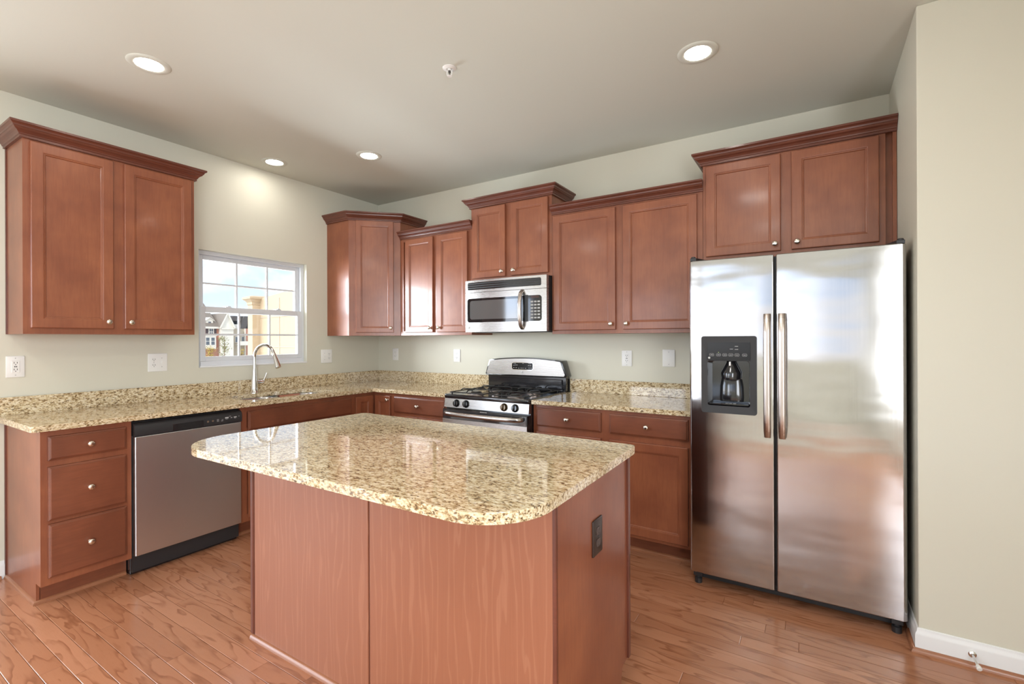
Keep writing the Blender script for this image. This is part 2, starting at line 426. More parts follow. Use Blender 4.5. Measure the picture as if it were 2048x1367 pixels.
def glass():
    m = bpy.data.materials.new('window_glass'); m.use_nodes = True; nt = m.node_tree; nt.nodes.clear()
    o = nd(nt, 'ShaderNodeOutputMaterial'); t = nd(nt, 'ShaderNodeBsdfTransparent'); g = nd(nt, 'ShaderNodeBsdfGlossy'); x = nd(nt, 'ShaderNodeMixShader')
    g.inputs['Roughness'].default_value = .02; x.inputs[0].default_value = .05; t.inputs[0].default_value = (.97, .98, .98, 1)
    nt.links.new(t.outputs[0], x.inputs[1]); nt.links.new(g.outputs[0], x.inputs[2]); nt.links.new(x.outputs[0], o.inputs[0])
    return m
M['glass'] = glass()
def emit(name, col, s):
    m, nt, b = mat(name); b.inputs['Base Color'].default_value = (.8, .8, .8, 1)
    b.inputs['Emission Color'].default_value = (*col, 1); b.inputs['Emission Strength'].default_value = s
    return m
M['lens'] = emit('lit_lens', (1, .95, .87), 30)

# ------------------------------------------------------------------ room shell
H = 2.745
XR = 4.243          # right stub wall face
YS = -.865          # its front
WY0, WY1, WZ0, WZ1 = -1.742, -.845, 1.130, 2.014
DY0, DY1, DZ1 = -5.3, -3.3, 2.13
FY = -7.5; EX = 5.3
bm = BM(); box(bm, -.15, FY - .15, -.12, EX + .15, .15, 0); struct(link_obj('floor', bm, M['floor']))
bm = BM(); box(bm, -.15, FY - .15, H, EX + .15, .15, H + .12); struct(link_obj('ceiling', bm, M['ceiling']))
bm = BM()   # left wall around the kitchen window and the patio door
box(bm, -.15, WY1, 0, 0, .15, H); box(bm, -.15, WY0, 0, 0, WY1, WZ0); box(bm, -.15, WY0, WZ1, 0, WY1, H)
box(bm, -.15, DY1, 0, 0, WY0, H); box(bm, -.15, DY0, DZ1, 0, DY1, H); box(bm, -.15, FY, 0, 0, DY0, H)
struct(link_obj('wall_left', bm, M['wall']))
bm = BM(); box(bm, 0, 0, 0, XR, .15, H); struct(link_obj('wall_back', bm, M['wall']))
bm = BM(); box(bm, XR, YS, 0, EX, .15, H, .004, 2); struct(link_obj('wall_right', bm, M['wall']))
bm = BM(); box(bm, EX, FY, 0, EX + .15, -6.0, H); box(bm, EX, -3.8, 0, EX + .15, YS, H); box(bm, EX, -6.0, 0, EX + .15, -3.8, .5); box(bm, EX, -6.0, 2.5, EX + .15, -3.8, H)  # unseen wall, opening added for the side fill lamp
struct(link_obj('wall_side', bm, M['wall']))
bm = BM(); box(bm, .6, FY, 0, EX, -5.6, .012); struct(link_obj('floor', bm, M['bounce_sheet']))  # unseen pale sheet added to bounce neutral light onto the ceiling
bm = BM()
lw = [(.15, 1.5, .30, 2.35), (1.75, 5.0, .95, 2.45)]
xp = 0
for a, b_, z0, z1 in lw:
    box(bm, xp, FY - .15, 0, a, FY, H); box(bm, a, FY - .15, 0, b_, FY, z0); box(bm, a, FY - .15, z1, b_, FY, H); xp = b_
box(bm, xp, FY - .15, 0, EX, FY, H)
struct(link_obj('wall_front', bm, M['wall']))

# baseboards and shoe mouldings
def baseboard(name, pts, closed_dir):
    """run a moulded board along plan points; the board lies to the right of travel"""
    bm = BM()
    prof = [(0, 0), (.013, 0), (.013, .072), (.011, .080), (.007, .086), (.006, .097), (.003, .100), (0, .100)]
    sweep(bm, pts, prof); return struct(link_obj(name, bm, M['white'], smooth=35))
def sweep(bm, path, prof):
    path = [Vector(p) for p in path]; n = len(path); nor = []
    for a, b in zip(path, path[1:]):
        d = (b - a).normalized(); nor.append(Vector((d.y, -d.x)))
    rings = []
    for i in range(n):
        m = nor[0] if i == 0 else nor[-1] if i == n - 1 else (nor[i - 1] + nor[i]) / (1 + nor[i - 1].dot(nor[i]))
        rings.append([(path[i].x + m.x * o, path[i].y + m.y * o, z) for o, z in prof])
    loops(bm, rings)
SHOE = [(0, 0), (.014, 0), (.0135, .006), (.011, .012), (.006, .017), (0, .019)]
def shoe(name, path, mm='oak_trim'):
    bm = BM(); sweep(bm, path, SHOE); return struct(link_obj(name, bm, M[mm], smooth=40))
baseboard('baseboard_right', [(XR, -.02), (XR, YS), (EX, YS)], 1)
baseboard('baseboard_left', [(0, DY1 - .0), (0, -2.757)][::1] if False else [(0, -2.757), (0, DY1 + .07)][::-1], 1)
shoe('trim_1', [(XR - .013, -.72), (XR - .013, YS - .013), (EX, YS - .013)])
shoe('trim_2', [(.013, DY1 + .07), (.013, -2.772)])

# patio door and living-room windows behind the camera (narrow window added for its light, the others show in reflections)
def door_frame():
    t = sempty('door_1', (0, DY0, 0))
    w = DY1 - DY0
    bm = BM(); box(bm, -.13, 0, 0, -.02, .05, DZ1); box(bm, -.13, w - .05, 0, -.02, w, DZ1); box(bm, -.13, .05, DZ1 - .05, -.02, w - .05, DZ1); box(bm, -.13, .05, 0, -.02, w - .05, .05)
    box(bm, -.10, w / 2 - .05, .05, -.05, w / 2 + .05, DZ1 - .05)
    link_obj('door_frame', bm, M['vinyl'], t)
    bm = BM()
    for s in (-.07, w): box(bm, 0, s, 0, .018, s + .07, DZ1 + .07)
    box(bm, 0, -.07, DZ1, .018, w + .07, DZ1 + .07)
    link_obj('door_casing', bm, M['white'], t)
door_frame()
for i, (a, b_, z0, z1) in enumerate(lw):
    t = sempty('window_%d' % (i + 2), (a, FY, z0)); w = b_ - a; h = z1 - z0
    bm = BM(); box(bm, 0, -.12, 0, .05, -.03, h); box(bm, w - .05, -.12, 0, w, -.03, h); box(bm, .05, -.12, 0, w - .05, -.03, .05); box(bm, .05, -.12, h - .05, w - .05, -.03, h)
    n = max(1, round(w / 1.2))
    for k in range(1, n): box(bm, w * k / n - .03, -.11, .05, w * k / n + .03, -.04, h - .05)
    link_obj('window_frame', bm, M['vinyl'], t)
bm = BM(); box(bm, 1.2, FY - 1.8, 2.62, EX + .1, FY - .15, 2.72); struct(link_obj('sun_blocker', bm, M['white']))  # unseen slab added to keep direct sun out of the room

# kitchen window
def kitchen_window():
    t = sempty('window_1', (0, WY0, WZ0)); w = WY1 - WY0; h = WZ1 - WZ0
    # frame set back in the wall
    bm = BM(); f = .028
    box(bm, -.12, 0, 0, -.045, f, h); box(bm, -.12, w - f, 0, -.045, w, h); box(bm, -.12, f, h - f, -.045, w - f, h); box(bm, -.12, f, 0, -.03, w - f, .045, .003)
    link_obj('window_frame', bm, M['vinyl'], t)
    bm = BM(); box(bm, -.045, f * .2, 0, 0.006, w - .002, .010, .002); link_obj('window_sill', bm, M['white'], t)
    zm = 1.572 - WZ0
    # upper sash (further out)
    def sash(name, xa, xb, z0, z1, st, rl, rtop):
        s = BM(); y0, y1 = f, w - f
        box(s, xa, y0, z0, xb, y0 + st, z1, .003); box(s, xa, y1 - st, z0, xb, y1, z1, .003)
        box(s, xa, y0 + st, z0, xb, y1 - st, z0 + rl, .003); box(s, xa, y0 + st, z1 - rtop, xb, y1 - st, z1, .003)
        o = link_obj(name, s, M['vinyl'], t)
        xm = (xa + xb) / 2; gy0, gy1, gz0, gz1 = y0 + st, y1 - st, z0 + rl, z1 - rtop
        g = BM(); box(g, xm - .002, gy0, gz0, xm + .002, gy1, gz1); link_obj('glass_pane', g, M['glass'], o)
        k = BM(); r = .007
        for j in (1, 2):
            yy = gy0 + (gy1 - gy0) * j / 3; box(k, xm + .003, yy - r, gz0, xm + .011, yy + r, gz1)
        zz = (gz0 + gz1) / 2; box(k, xm + .0035, gy0, zz - r, xm + .0105, gy1, zz + r)
        link_obj('muntin', k, M['vinyl'], o)
        return o
    sash('upper_sash', -.105, -.075, zm - .02, h - f, .038, .04, .035)
    lo = sash('lower_sash', -.070, -.038, .045, zm + .02, .038, .035, .045)
    for yy in (.24, w - .24):
        k = BM(); box(k, -.066, yy - .022, zm + .02, -.042, yy + .022, zm + .026, .002); box(k, -.060, yy - .006, zm + .026, -.046, yy + .018, zm + .033, .002)
        link_obj('sash_lock', k, M['vinyl'], lo)
kitchen_window()

# ------------------------------------------------------------------ cabinets
def knob(parent, x, y, z, mm='nickel', d=(0, -1, 0)):
    bm = BM()
    lathe(bm, [(.0085, 0), (.0085, .002), (.0055, .004), (.005, .012), (.009, .016), (.0145, .019), (.0155, .023), (.0135, .027), (.008, .0295), (0, .030)], (x, y, z), d, 20)
    return link_obj('knob', bm, M[mm], parent, 50)
def add_door(p, x0, x1, z0, z1, d, kx=None, kz=None, fwid=.052, label=None):
    bm = BM(); panel_door(bm, x0, x1, z0, z1, -d, fwid=fwid); o = link_obj('door', bm, M['cherry'], p)
    if kx is not None: knob(o, kx, -d - .020, kz)
    if label: o['label'] = label
    return o
def add_drawer(p, x0, x1, z0, z1, d, kn=True, name='drawer'):
    bm = BM(); slab_front(bm, x0, x1, z0, z1, -d); o = link_obj(name, bm, M['cherry_h_shade'], p)
    if kn: knob(o, (x0 + x1) / 2, -d - .020, (z0 + z1) / 2)
    return o
def face_frame(p, w, z0, z1, d, stiles, rails, t=.019):
    """stiles: (x0,x1); rails: (x0,x1,z0,z1) on the plane y=-d"""
    bm = BM()
    for a, b in stiles: box(bm, a, -d, z0, b, -d + t, z1)
    for a, b, c, e_ in rails: box(bm, a, -d + .0003, c, b, -d + t - .0003, e_)
    return link_obj('face_frame', bm, M['cherry'], p)

def upper(name, label, x0, w, z1, doors, crown_path, crown_z, loc, rz=0, zb=1.372, d=.305, crown_s=1.0, scribe=False):
    t = thing(name, label, 'cabinet', loc, rz)
    h = z1 - zb
    bm = BM(); box(bm, 0, -d + .019, 0, w, 0, h); link_obj('body', bm, M['cherry'], t)
    st = [(0, .038), (w - .038, w)]
    xm = (doors[0][1] + doors[1][0]) / 2
    face_frame(t, w, 0, h, d, st, [(.038, w - .038, 0, .04), (.038, w - .038, h - .06, h), (xm - .032, xm + .032, .04, h - .06)])
    for i, (a, b, c, e_) in enumerate(doors):
        kx = b - .028 if i == 0 else a + .028
        add_door(t, a, b, c - zb, e_ - zb, d, kx, c - zb + .040)
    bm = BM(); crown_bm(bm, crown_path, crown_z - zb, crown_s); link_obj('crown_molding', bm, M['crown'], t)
    if scribe:
        bm = BM(); box(bm, -.005, -.016, 0, 0, 0, h - .03); link_obj('scribe_molding', bm, M['crown'], t)
    return t
D = .305
# left wall: local x runs toward the corner, local -y faces the room
w = .836
upper('wall_cabinet', 'two-door cherry wall cabinet on the window wall, left of the window', 0, w, 2.45,
      [(.028, .387, 1.405, 2.408), (.441, .814, 1.405, 2.408)], [(0, 0), (0, -D), (w, -D), (w, 0)], 2.418, (0, -2.744, 1.372), PI / 2, scribe=True)
w = .818
upper('wall_cabinet', 'shorter two-door cherry wall cabinet between the corner cabinet and the microwave', 0, w, 2.29,
      [(.072, .405, 1.398, 2.242), (.452, .786, 1.398, 2.242)], [(.0, -D), (w + .016, -D)], 2.256, (.632, 0, 1.372), crown_s=.92)
w = .755
upper('wall_cabinet', 'small two-door cherry wall cabinet above the microwave', 0, w, 2.45,
      [(.020, .346, 1.836, 2.408), (.401, .729, 1.836, 2.408)], [(0, 0), (0, -D), (w, -D), (w, 0)], 2.418, (1.451, 0, 1.812), zb=1.812)
w = 1.070
upper('wall_cabinet', 'wide shorter two-door cherry wall cabinet between the microwave and the refrigerator', 0, w, 2.30,
      [(.018, .499, 1.398, 2.249), (.553, 1.038, 1.398, 2.249)], [(.002, -D), (w + .004, -D)], 2.262, (2.207, 0, 1.372), crown_s=.92)
w = .915
t = upper('wall_cabinet', 'two-door cherry wall cabinet above the stainless refrigerator', 0, w, 2.45,
      [(.019, .429, 1.844, 2.408), (.484, .887, 1.844, 2.408)], [(0, 0), (0, -D), (XR - 3.279 - .002, -D)], 2.418, (3.279, 0, 1.815), zb=1.815)
bm = BM(); box(bm, w, -D + .030, 0, w + .030, -D + .045, .635); box(bm, w + .030, -D + .002, 0, XR - 3.279 - .002, -D + .045, .635); link_obj('filler_strip', bm, M['cherry'], t)

def corner_upper():
    t = thing('corner_wall_cabinet', 'diagonal cherry wall cabinet with a single door in the corner, beside the window', 'cabinet', (0, 0, 1.372))
    S = .628; h = 2.45 - 1.372
    bm = BM(); prism(bm, [(0, 0), (0, -S), (D, -S), (S, -D), (S, 0)], 'z', 0, h); link_obj('body', bm, M['cherry'], t)
    # the diagonal front in a frame of its own
    ang = math.atan2(-D + S, S - D); L = math.hypot(S - D, S - D)
    T = Matrix.Translation((D, -S, 0)) @ Matrix.Rotation(ang, 4, 'Z')
    bm = BM(); box(bm, 0, -.002, 0, .038, .001, h); box(bm, L - .038, -.002, 0, L, .001, h); box(bm, .038, -.0018, 0, L - .038, .001, .04); box(bm, .038, -.0018, h - .06, L - .038, .001, h)
    bm.transform(T); link_obj('face_frame', bm, M['cherry'], t)
    bm = BM(); panel_door(bm, .062, L - .062, .028, 1.045, -.002, fwid=.045); bm.transform(T); o = link_obj('door', bm, M['cherry'], t)
    p = T @ Vector((L - .088, -.022, .070)); dd = (T.to_3x3() @ Vector((0, -1, 0)))
    knob(o, p.x, p.y, p.z, d=dd)
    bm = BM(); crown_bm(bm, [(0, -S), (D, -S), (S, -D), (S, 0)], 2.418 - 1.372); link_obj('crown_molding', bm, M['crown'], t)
corner_upper()

BD = .61; BH = .884; KH = .105; KD = .075
def base_body(p, w, left_panel=False):
    bm = BM(); box(bm, 0, -BD + .019, KH, w, 0, BH); link_obj('body', bm, M['cherry'], p)
    bm = BM(); box(bm, 0, -BD + KD, 0, w, -BD + KD + .018, KH); link_obj('toe_kick', bm, M['cherry_h_shade'], p)
# three-drawer base at the left end
t = thing('base_cabinet', 'three-drawer cherry base cabinet at the open end, left of the dishwasher', 'cabinet', (0, -2.750, 0), PI / 2)
w = .376
bm = BM(); box(bm, .014, -BD + .019, KH, w, 0, BH); link_obj('body', bm, M['cherry'], t)
bm = BM(); box(bm, .016, -BD + KD, 0, w, -BD + KD + .018, KH); link_obj('toe_kick', bm, M['cherry_h_shade'], t)
bm = BM(); prism(bm, [(0, 0), (-BD + KD, 0), (-BD + KD, KH), (-BD, KH), (-BD, BH), (0, BH)], 'x', 0, .0135); link_obj('end_panel', bm, M['cherry'], t)
bm = BM(); box(bm, -.006, -.018, .02, 0, 0, BH); link_obj('scribe_molding', bm, M['crown'], t)
face_frame(t, w, KH, BH, BD, [(.0135, .040), (w - .038, w)], [(.040, w - .038, KH, KH + .05), (.040, w - .038, .70, .735), (.040, w - .038, .41, .435), (.040, w - .038, .85, BH)])
for z0, z1 in ((.732, .853), (.430, .700), (.142, .412)): add_drawer(t, .026, .350, z0, z1, BD)
shoe('trim_3', [(.02, -2.750), (BD - KD, -2.750), (BD - KD, -2.377)][::1])

# sink base
t = thing('sink_cabinet', 'cherry sink base cabinet with false front under the window, right of the dishwasher', 'cabinet', (0, -1.768, 0), PI / 2)
w = .928
bm = BM(); box(bm, 0, -BD + .019, KH, w, 0, .66); link_obj('body', bm, M['cherry'], t)
for xa in (0, w - .018):
    bm = BM(); box(bm, xa, -BD + .019, .6605, xa + .018, 0, BH); link_obj('side_panel', bm, M['cherry'], t)
bm = BM(); box(bm, 0, -BD + KD, 0, w, -BD + KD + .018, KH); link_obj('toe_kick', bm, M['cherry_h_shade'], t)
face_frame(t, w, KH, BH, BD, [(0, .045), (w - .03, w)], [(.045, w - .03, KH, KH + .05), (.045, w - .03, .70, .735), (.045, w - .03, .845, BH), (w / 2 - .03, w / 2 + .03, KH + .05, .70)])
add_drawer(t, .048, w - .022, .722, .853, BD, False, 'false_front')
add_door(t, .048, w / 2 - .026, .135, .698, BD, w / 2 - .054, .655); add_door(t, w / 2 + .026, w - .022, .135, .698, BD, w / 2 + .054, .655)
shoe('trim_4', [(BD - KD, -1.768), (BD - KD, -BD + KD), (1.452, -BD + KD)])

# corner base with a folding pair of doors
t = thing('corner_base_cabinet', 'cherry corner base cabinet with narrow folding doors beneath the counter bend', 'cabinet', (0, 0, 0))
bm = BM(); prism(bm, [(.004, -.004), (.004, -.838), (BD - .005, -.838), (BD - .005, -BD + .005), (.836, -BD + .005), (.836, -.004)], 'z', KH, BH); link_obj('body', bm, M['cherry'], t)
bm = BM(); prism(bm, [(BD - KD - .018, -.838), (BD - KD, -.838), (BD - KD, -BD + KD), (.836, -BD + KD), (.836, -BD + KD + .018), (BD - KD - .018, -BD + KD + .018)], 'z', 0, KH); link_obj('toe_kick', bm, M['cherry_h_shade'], t)
bm = BM(); panel_door(bm, 0, .182, .135, .855, 0, fwid=.05); bm.transform(Matrix.Translation((BD - .004, -.815, 0)) @ Matrix.Rotation(PI / 2, 4, 'Z')); link_obj('door', bm, M['cherry'], t)
bm = BM(); panel_door(bm, .636, .818, .135, .855, -BD + .004, fwid=.05); o = link_obj('door', bm, M['cherry'], t)
knob(o, .800, -BD - .016, .822)
# drawer base left of the range
t = thing('base_cabinet', 'cherry base cabinet with one drawer, between the corner and the range', 'cabinet', (.838, 0, 0))
w = .613
base_body(t, w)
face_frame(t, w, KH, BH, BD, [(0, .038), (w - .038, w)], [(.038, w - .038, KH, KH + .05), (.038, w - .038, .69, .735), (.038, w - .038, .85, BH)])
add_drawer(t, .030, .582, .722, .855, BD); add_door(t, .030, .303, .135, .700, BD, .275, .66); add_door(t, .309, .582, .135, .700, BD, .337, .66)
# right of the range
t = thing('base_cabinet', 'wide cherry base cabinet with two drawers, between the range and the refrigerator', 'cabinet', (2.216, 0, 0))
w = 1.062
base_body(t, w)
face_frame(t, w, KH, BH, BD, [(0, .038), (w - .038, w), (.48, .58)], [(.038, .48, KH, KH + .05), (.58, w - .038, KH, KH + .05), (.038, .48, .69, .735), (.58, w - .038, .69, .735), (.038, .48, .85, BH), (.58, w - .038, .85, BH)])
add_drawer(t, .030, .501, .736, .860, BD); add_drawer(t, .558, 1.036, .736, .860, BD)
add_door(t, .030, .501, .128, .698, BD, .473, .655); add_door(t, .558, 1.036, .128, .698, BD, .586, .655)
shoe('trim_5', [(2.216, -BD + KD), (3.278, -BD + KD)])

# ------------------------------------------------------------------ counters
def slab(bm, outer, holes, z0, z1, bev=.006):
    es = []
    for lp in [outer] + holes:
        vs = [bm.verts.new((x, y, z1)) for x, y in lp]
        es += [bm.edges.new((vs[i], vs[(i + 1) % len(vs)])) for i in range(len(vs))]
    bmesh.ops.triangle_fill(bm, use_beauty=True, use_dissolve=False, edges=es)
    fs = list(bm.faces)
    r = bmesh.ops.extrude_face_region(bm, geom=fs)
    for v in r['geom']:
        if isinstance(v, bmesh.types.BMVert): v.co.z = z0
    bmesh.ops.recalc_face_normals(bm, faces=bm.faces)
def bevel_mod(o, wdt, seg=3):
    m = o.modifiers.new('edge', 'BEVEL'); m.width = wdt; m.segments = seg; m.limit_method = 'ANGLE'; m.angle_limit = math.radians(50); m.harden_normals = False
CT, CB = .914, .884
t = thing('countertop', 'L-shaped granite countertop with the sink, running along the window wall to the range', 'countertop', (0, 0, CB))
YE = -2.790
outer = [(.003, YE), (.618, YE)] + [(.618 + .030 * math.sin(a), YE + .030 - .030 * math.cos(a)) for a in [PI / 2 * i / 6 for i in range(1, 7)]] + [(.648, -.655), (.655, -.648), (1.450, -.648), (1.450, -.003), (.003, -.003)]
hole = rrect(.150, -1.665, .545, -.945, .085, 8)
bm = BM(); slab(bm, outer, [hole], 0, CT - CB); o = link_obj('slab', bm, M['granite_y'], t); bevel_mod(o, .006)
bm = BM(); box(bm, .003, YE + .012, CT - CB, .022, -.003, .1315, .002); box(bm, .0225, -.022, CT - CB, 1.450, -.003, .1315, .002); link_obj('backsplash', bm, M['granite_y'], t)
t = thing('countertop', 'straight granite countertop between the range and the refrigerator', 'countertop', (0, 0, CB))
bm = BM(); slab(bm, [(2.216, -.648), (3.284, -.648), (3.284, -.003), (2.216, -.003)], [], 0, CT - CB); o = link_obj('slab', bm, M['granite_x'], t); bevel_mod(o, .006)
bm = BM(); box(bm, 2.216, -.022, CT - CB, 3.284, -.003, .1315, .002); link_obj('backsplash', bm, M['granite_x'], t)

# sink
def sink():
    t = thing('kitchen_sink', 'stainless double-bowl undermount sink set in the window counter', 'sink', (0, -1.305, .70))
    zt = CB - .70 - .002
    for y0, y1 in ((-.36, .012), (.030, .36)):
        bm = BM()
        R = lambda ins, r: rrect(.150 + ins, y0 + ins, .545 - ins, y1 - ins, r, 6)
        rings = [[(x, y, zt) for x, y in R(-.002, .085)], [(x, y, zt - .004) for x, y in R(.002, .083)], [(x, y, .03) for x, y in R(.012, .075)], [(x, y, .012) for x, y in R(.03, .06)], [(x, y, .008) for x, y in R(.05, .045)]]
        loops(bm, rings, cap0=False)
        o = link_obj('bowl', bm, M['bowl'], t, 50, recalc=False)
        for p in o.data.polygons: pass
        bm = BM(); lathe(bm, [(0, .0085), (.045, .0085), (.045, .011), (.030, .0125), (.026, .0095), (0, .0095)], (.34, (y0 + y1) / 2, 0), (0, 0, 1), 24); link_obj('drain', bm, M['chrome'], t, 40)
sink()
def faucet():
    t = thing('faucet', 'chrome pull-down gooseneck faucet on the counter beneath the window', 'faucet', (.115, -1.388, CT))
    bm = BM(); lathe(bm, [(.028, 0), (.028, .006), (.025, .010), (.0235, .05), (.0225, .10), (.0175, .16), (.013, .215), (.0125, .23)], (0, 0, 0), (0, 0, 1), 24); link_obj('body', bm, M['chrome'], t, 50)
    d = Vector((.97, .25, 0)).normalized(); pts = [Vector((0, 0, .20)), Vector((0, 0, .26)), Vector((0, 0, .285))]
    r = .098
    for i in range(1, 15):
        a = PI * .91 * i / 14; pts.append(Vector((0, 0, .285)) + d * (r - r * math.cos(a)) + Vector((0, 0, r * math.sin(a))))
    tan = (pts[-1] - pts[-2]).normalized(); e_ = pts[-1]
    bm = BM(); tube(bm, pts, .0118, 16); link_obj('spout', bm, M['chrome'], t, 60)
    bm = BM(); tube(bm, [e_ - tan * .004, e_ + tan * .003, e_ + tan * .02, e_ + tan * .10, e_ + tan * .112, e_ + tan * .116], [.0125, .0140, .0145, .0215, .0215, .018], 20); link_obj('spray_head', bm, M['chrome'], t, 40)
    bm = BM(); tube(bm, [(0, .015, .085), (0, .03, .085), (0, .062, .085), (0, .070, .085)], [.017, .017, .0165, .013], 18); link_obj('valve', bm, M['chrome'], t, 40)
    bm = BM(); tube(bm, round_path([(0, .060, .085), (.004, .074, .095), (.010, .094, .155)], .03), [.009, .009, .009, .0085, .008, .0075, .007, .006], 12, flat=(1, .7)); link_obj('lever', bm, M['chrome'], t, 50)
faucet()

# ------------------------------------------------------------------ island
t = thing('kitchen_island', 'cherry-panelled island base standing on the oak floor in the foreground', 'island', (1.735, -1.70, 0))
IW, ID_ = 1.523, .612     # size; local y runs toward the camera as negative
prof = [(0, KH), (-KD, KH), (-KD - .004, KH - .015), (-KD - .012, .06), (-KD - .012, 0), (-ID_, 0), (-ID_, BH), (0, BH)]
bm = BM(); box(bm, .012, -ID_ + .008, KH, IW - .008, -.012, BH); link_obj('body', bm, M['cherry'], t)
bm = BM(); prism(bm, prof, 'x', IW - .007, IW); o = link_obj('end_panel', bm, M['cherry'], t)
bm = BM(); prism(bm, prof, 'x', 0, .010); link_obj('end_panel', bm, M['cherry'], t)
bm = BM(); box(bm, .018, -ID_ - .006, 0, .757, -ID_ + .008, BH - .001, .001); link_obj('back_panel', bm, M['laminate'], t)
bm = BM(); box(bm, .766, -ID_ - .006, 0, IW - .010, -ID_ + .008, BH - .001, .001); link_obj('back_panel', bm, M['laminate'], t)
bm = BM(); box(bm, .758, -ID_ - .002, 0, .765, -ID_ + .008, BH - .001); link_obj('seam_strip', bm, M['crown'], t)
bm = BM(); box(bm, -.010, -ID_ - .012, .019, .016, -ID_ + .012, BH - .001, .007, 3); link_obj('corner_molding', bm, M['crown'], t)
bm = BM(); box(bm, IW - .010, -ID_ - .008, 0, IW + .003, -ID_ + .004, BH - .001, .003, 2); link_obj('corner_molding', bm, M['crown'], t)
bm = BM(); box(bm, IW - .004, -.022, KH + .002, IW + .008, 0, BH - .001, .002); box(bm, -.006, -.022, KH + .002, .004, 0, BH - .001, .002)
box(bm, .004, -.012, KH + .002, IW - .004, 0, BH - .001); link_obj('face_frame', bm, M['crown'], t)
bm = BM(); box(bm, .012, -KD - .03, 0, IW - .008, -KD - .012, KH); link_obj('toe_kick', bm, M['cherry_h_shade'], t)
shoe('trim_6', [(1.735 + .765, -1.70 - ID_ - .006), (1.735 - .002, -1.70 - ID_ - .006)][::-1])
# top
t = thing('island_countertop', 'granite island top with two broad rounded front corners', 'countertop', (0, 0, CB))
def corner(p, a, b, r, n=10):
    p, a, b = Vector(p), Vector(a), Vector(b); d1 = (a - p).normalized(); d2 = (b - p).normalized()
    half = d1.angle(d2) / 2; L = r / math.tan(half); c = p + (d1 + d2).normalized() * (r / math.sin(half))
    s = p + d1 * L - c; e_ = p + d2 * L - c; out = []
    ang = s.angle(e_)
    for i in range(n + 1):
        k = i / n; v = s * math.sin((1 - k) * ang) / math.sin(ang) + e_ * math.sin(k * ang) / math.sin(ang); out.append(tuple((c + v).to_2d()))
    return out
Q = [(1.646, -2.606, 0), (3.294, -2.598, 0), (3.277, -1.655, 0), (1.676, -1.634, 0)]
rad = [.215, .190, .028, .024]
outer = []
for i in range(4): outer += corner(Q[i], Q[i - 1], Q[(i + 1) % 4], rad[i], 14 if rad[i] > .1 else 5)
bm = BM(); slab(bm, outer, [], 0, CT - CB); o = link_obj('slab', bm, M['granite_x'], t); bevel_mod(o, .008, 4)

# ------------------------------------------------------------------ dishwasher
def dishwasher():
    t = thing('dishwasher', 'stainless dishwasher with black control strip, between the drawers and sink cabinet', 'dishwasher', (0, -2.372, 0), PI / 2)
    w = .601
    bm = BM(); box(bm, .004, -.600, .02, w - .004, -.02, .872); link_obj('tub', bm, M['black_matte'], t)
    bm = BM(); box(bm, .006, -.638, .117, w - .004, -.600, .790, .004); link_obj('door', bm, M['steel_dw'], t)
    c = BM()
    prof = [(-.600, .793), (-.640, .793), (-.641, .80), (-.641, .845), (-.634, .858), (-.618, .866), (-.600, .868)]
    prism(c, prof, 'x', .004, .60); 
    cp = link_obj('control_panel', c, M['black_matte'], t, 40)
    bm = BM(); box(bm, .192, -.6425, .797, .362, -.6405, .835, .0008); link_obj('handle_pocket', bm, M['black'], cp)
    for x, z, a, b_ in ((.388, .822, .006, .006), (.417, .822, .006, .006)):
        bm = BM()
        lathe(bm, [(0, 0), (a, 0), (a, .002), (0, .002)], (x, -.6405, z), (0, -1, 0), 16)
        link_obj('button', bm, M['nickel'], cp)
    bm = BM()
    for x, z, a, b_ in ((.448, .815, .012, .002), (.448, .821, .012, .002), (.448, .827, .012, .002), (.474, .815, .012, .003), (.476, .823, .010, .002), (.503, .831, .022, .008), (.503, .823, .016, .002), (.523, .838, .012, .002), (.532, .828, .010, .004), (.556, .829, .018, .006), (.556, .822, .012, .002), (.580, .831, .005, .003)):
        box(bm, x - a / 2, -.6415, z - b_ / 2, x + a / 2, -.6408, z + b_ / 2)
    link_obj('control_marking', bm, M['grey_mark'], cp)
    bm = BM(); box(bm, .002, -.575, .0, w - .004, -.535, .112, .003); box(bm, .002, -.585, .088, w - .004, -.575, .112, .003); link_obj('toe_kick', bm, M['black'], t)
dishwasher()

def emblem(parent, M4, r=.012):
    bm = BM(); lathe(bm, [(0, 0), (r, 0), (r, .0012), (r * .93, .0018), (0, .0018)], (0, 0, 0), (0, 0, 1), 28)
    tube(bm, [(r * .80 * math.cos(a), r * .80 * math.sin(a), .0018) for a in [2 * PI * i / 28 for i in range(28)]], r * .05, 6, closed=True, mi=1)
    cu = bpy.data.curves.new('tmp', 'FONT'); cu.body = 'GE'; cu.size = r; cu.align_x = 'CENTER'; cu.align_y = 'CENTER'; cu.extrude = .0004
    tx = bpy.data.objects.new('tmp', cu); COL.objects.link(tx); dg = bpy.context.evaluated_depsgraph_get(); dg.update()
    me = bpy.data.meshes.new_from_object(tx.evaluated_get(dg)); bpy.data.objects.remove(tx); bpy.data.curves.remove(cu)
    me.transform(Matrix.Translation((0, 0, .0022))); n0 = len(bm.faces); bm.from_mesh(me); bpy.data.meshes.remove(me); bm.faces.ensure_lookup_table()
    for f in bm.faces[n0:]: f.material_index = 1
    bm.transform(M4); link_obj('emblem', bm, [M['plate'], M['frame_grey']], parent, 40, recalc=False)
FRONT = Matrix.Rotation(PI / 2, 4, 'X')     # local z of a mark -> -y

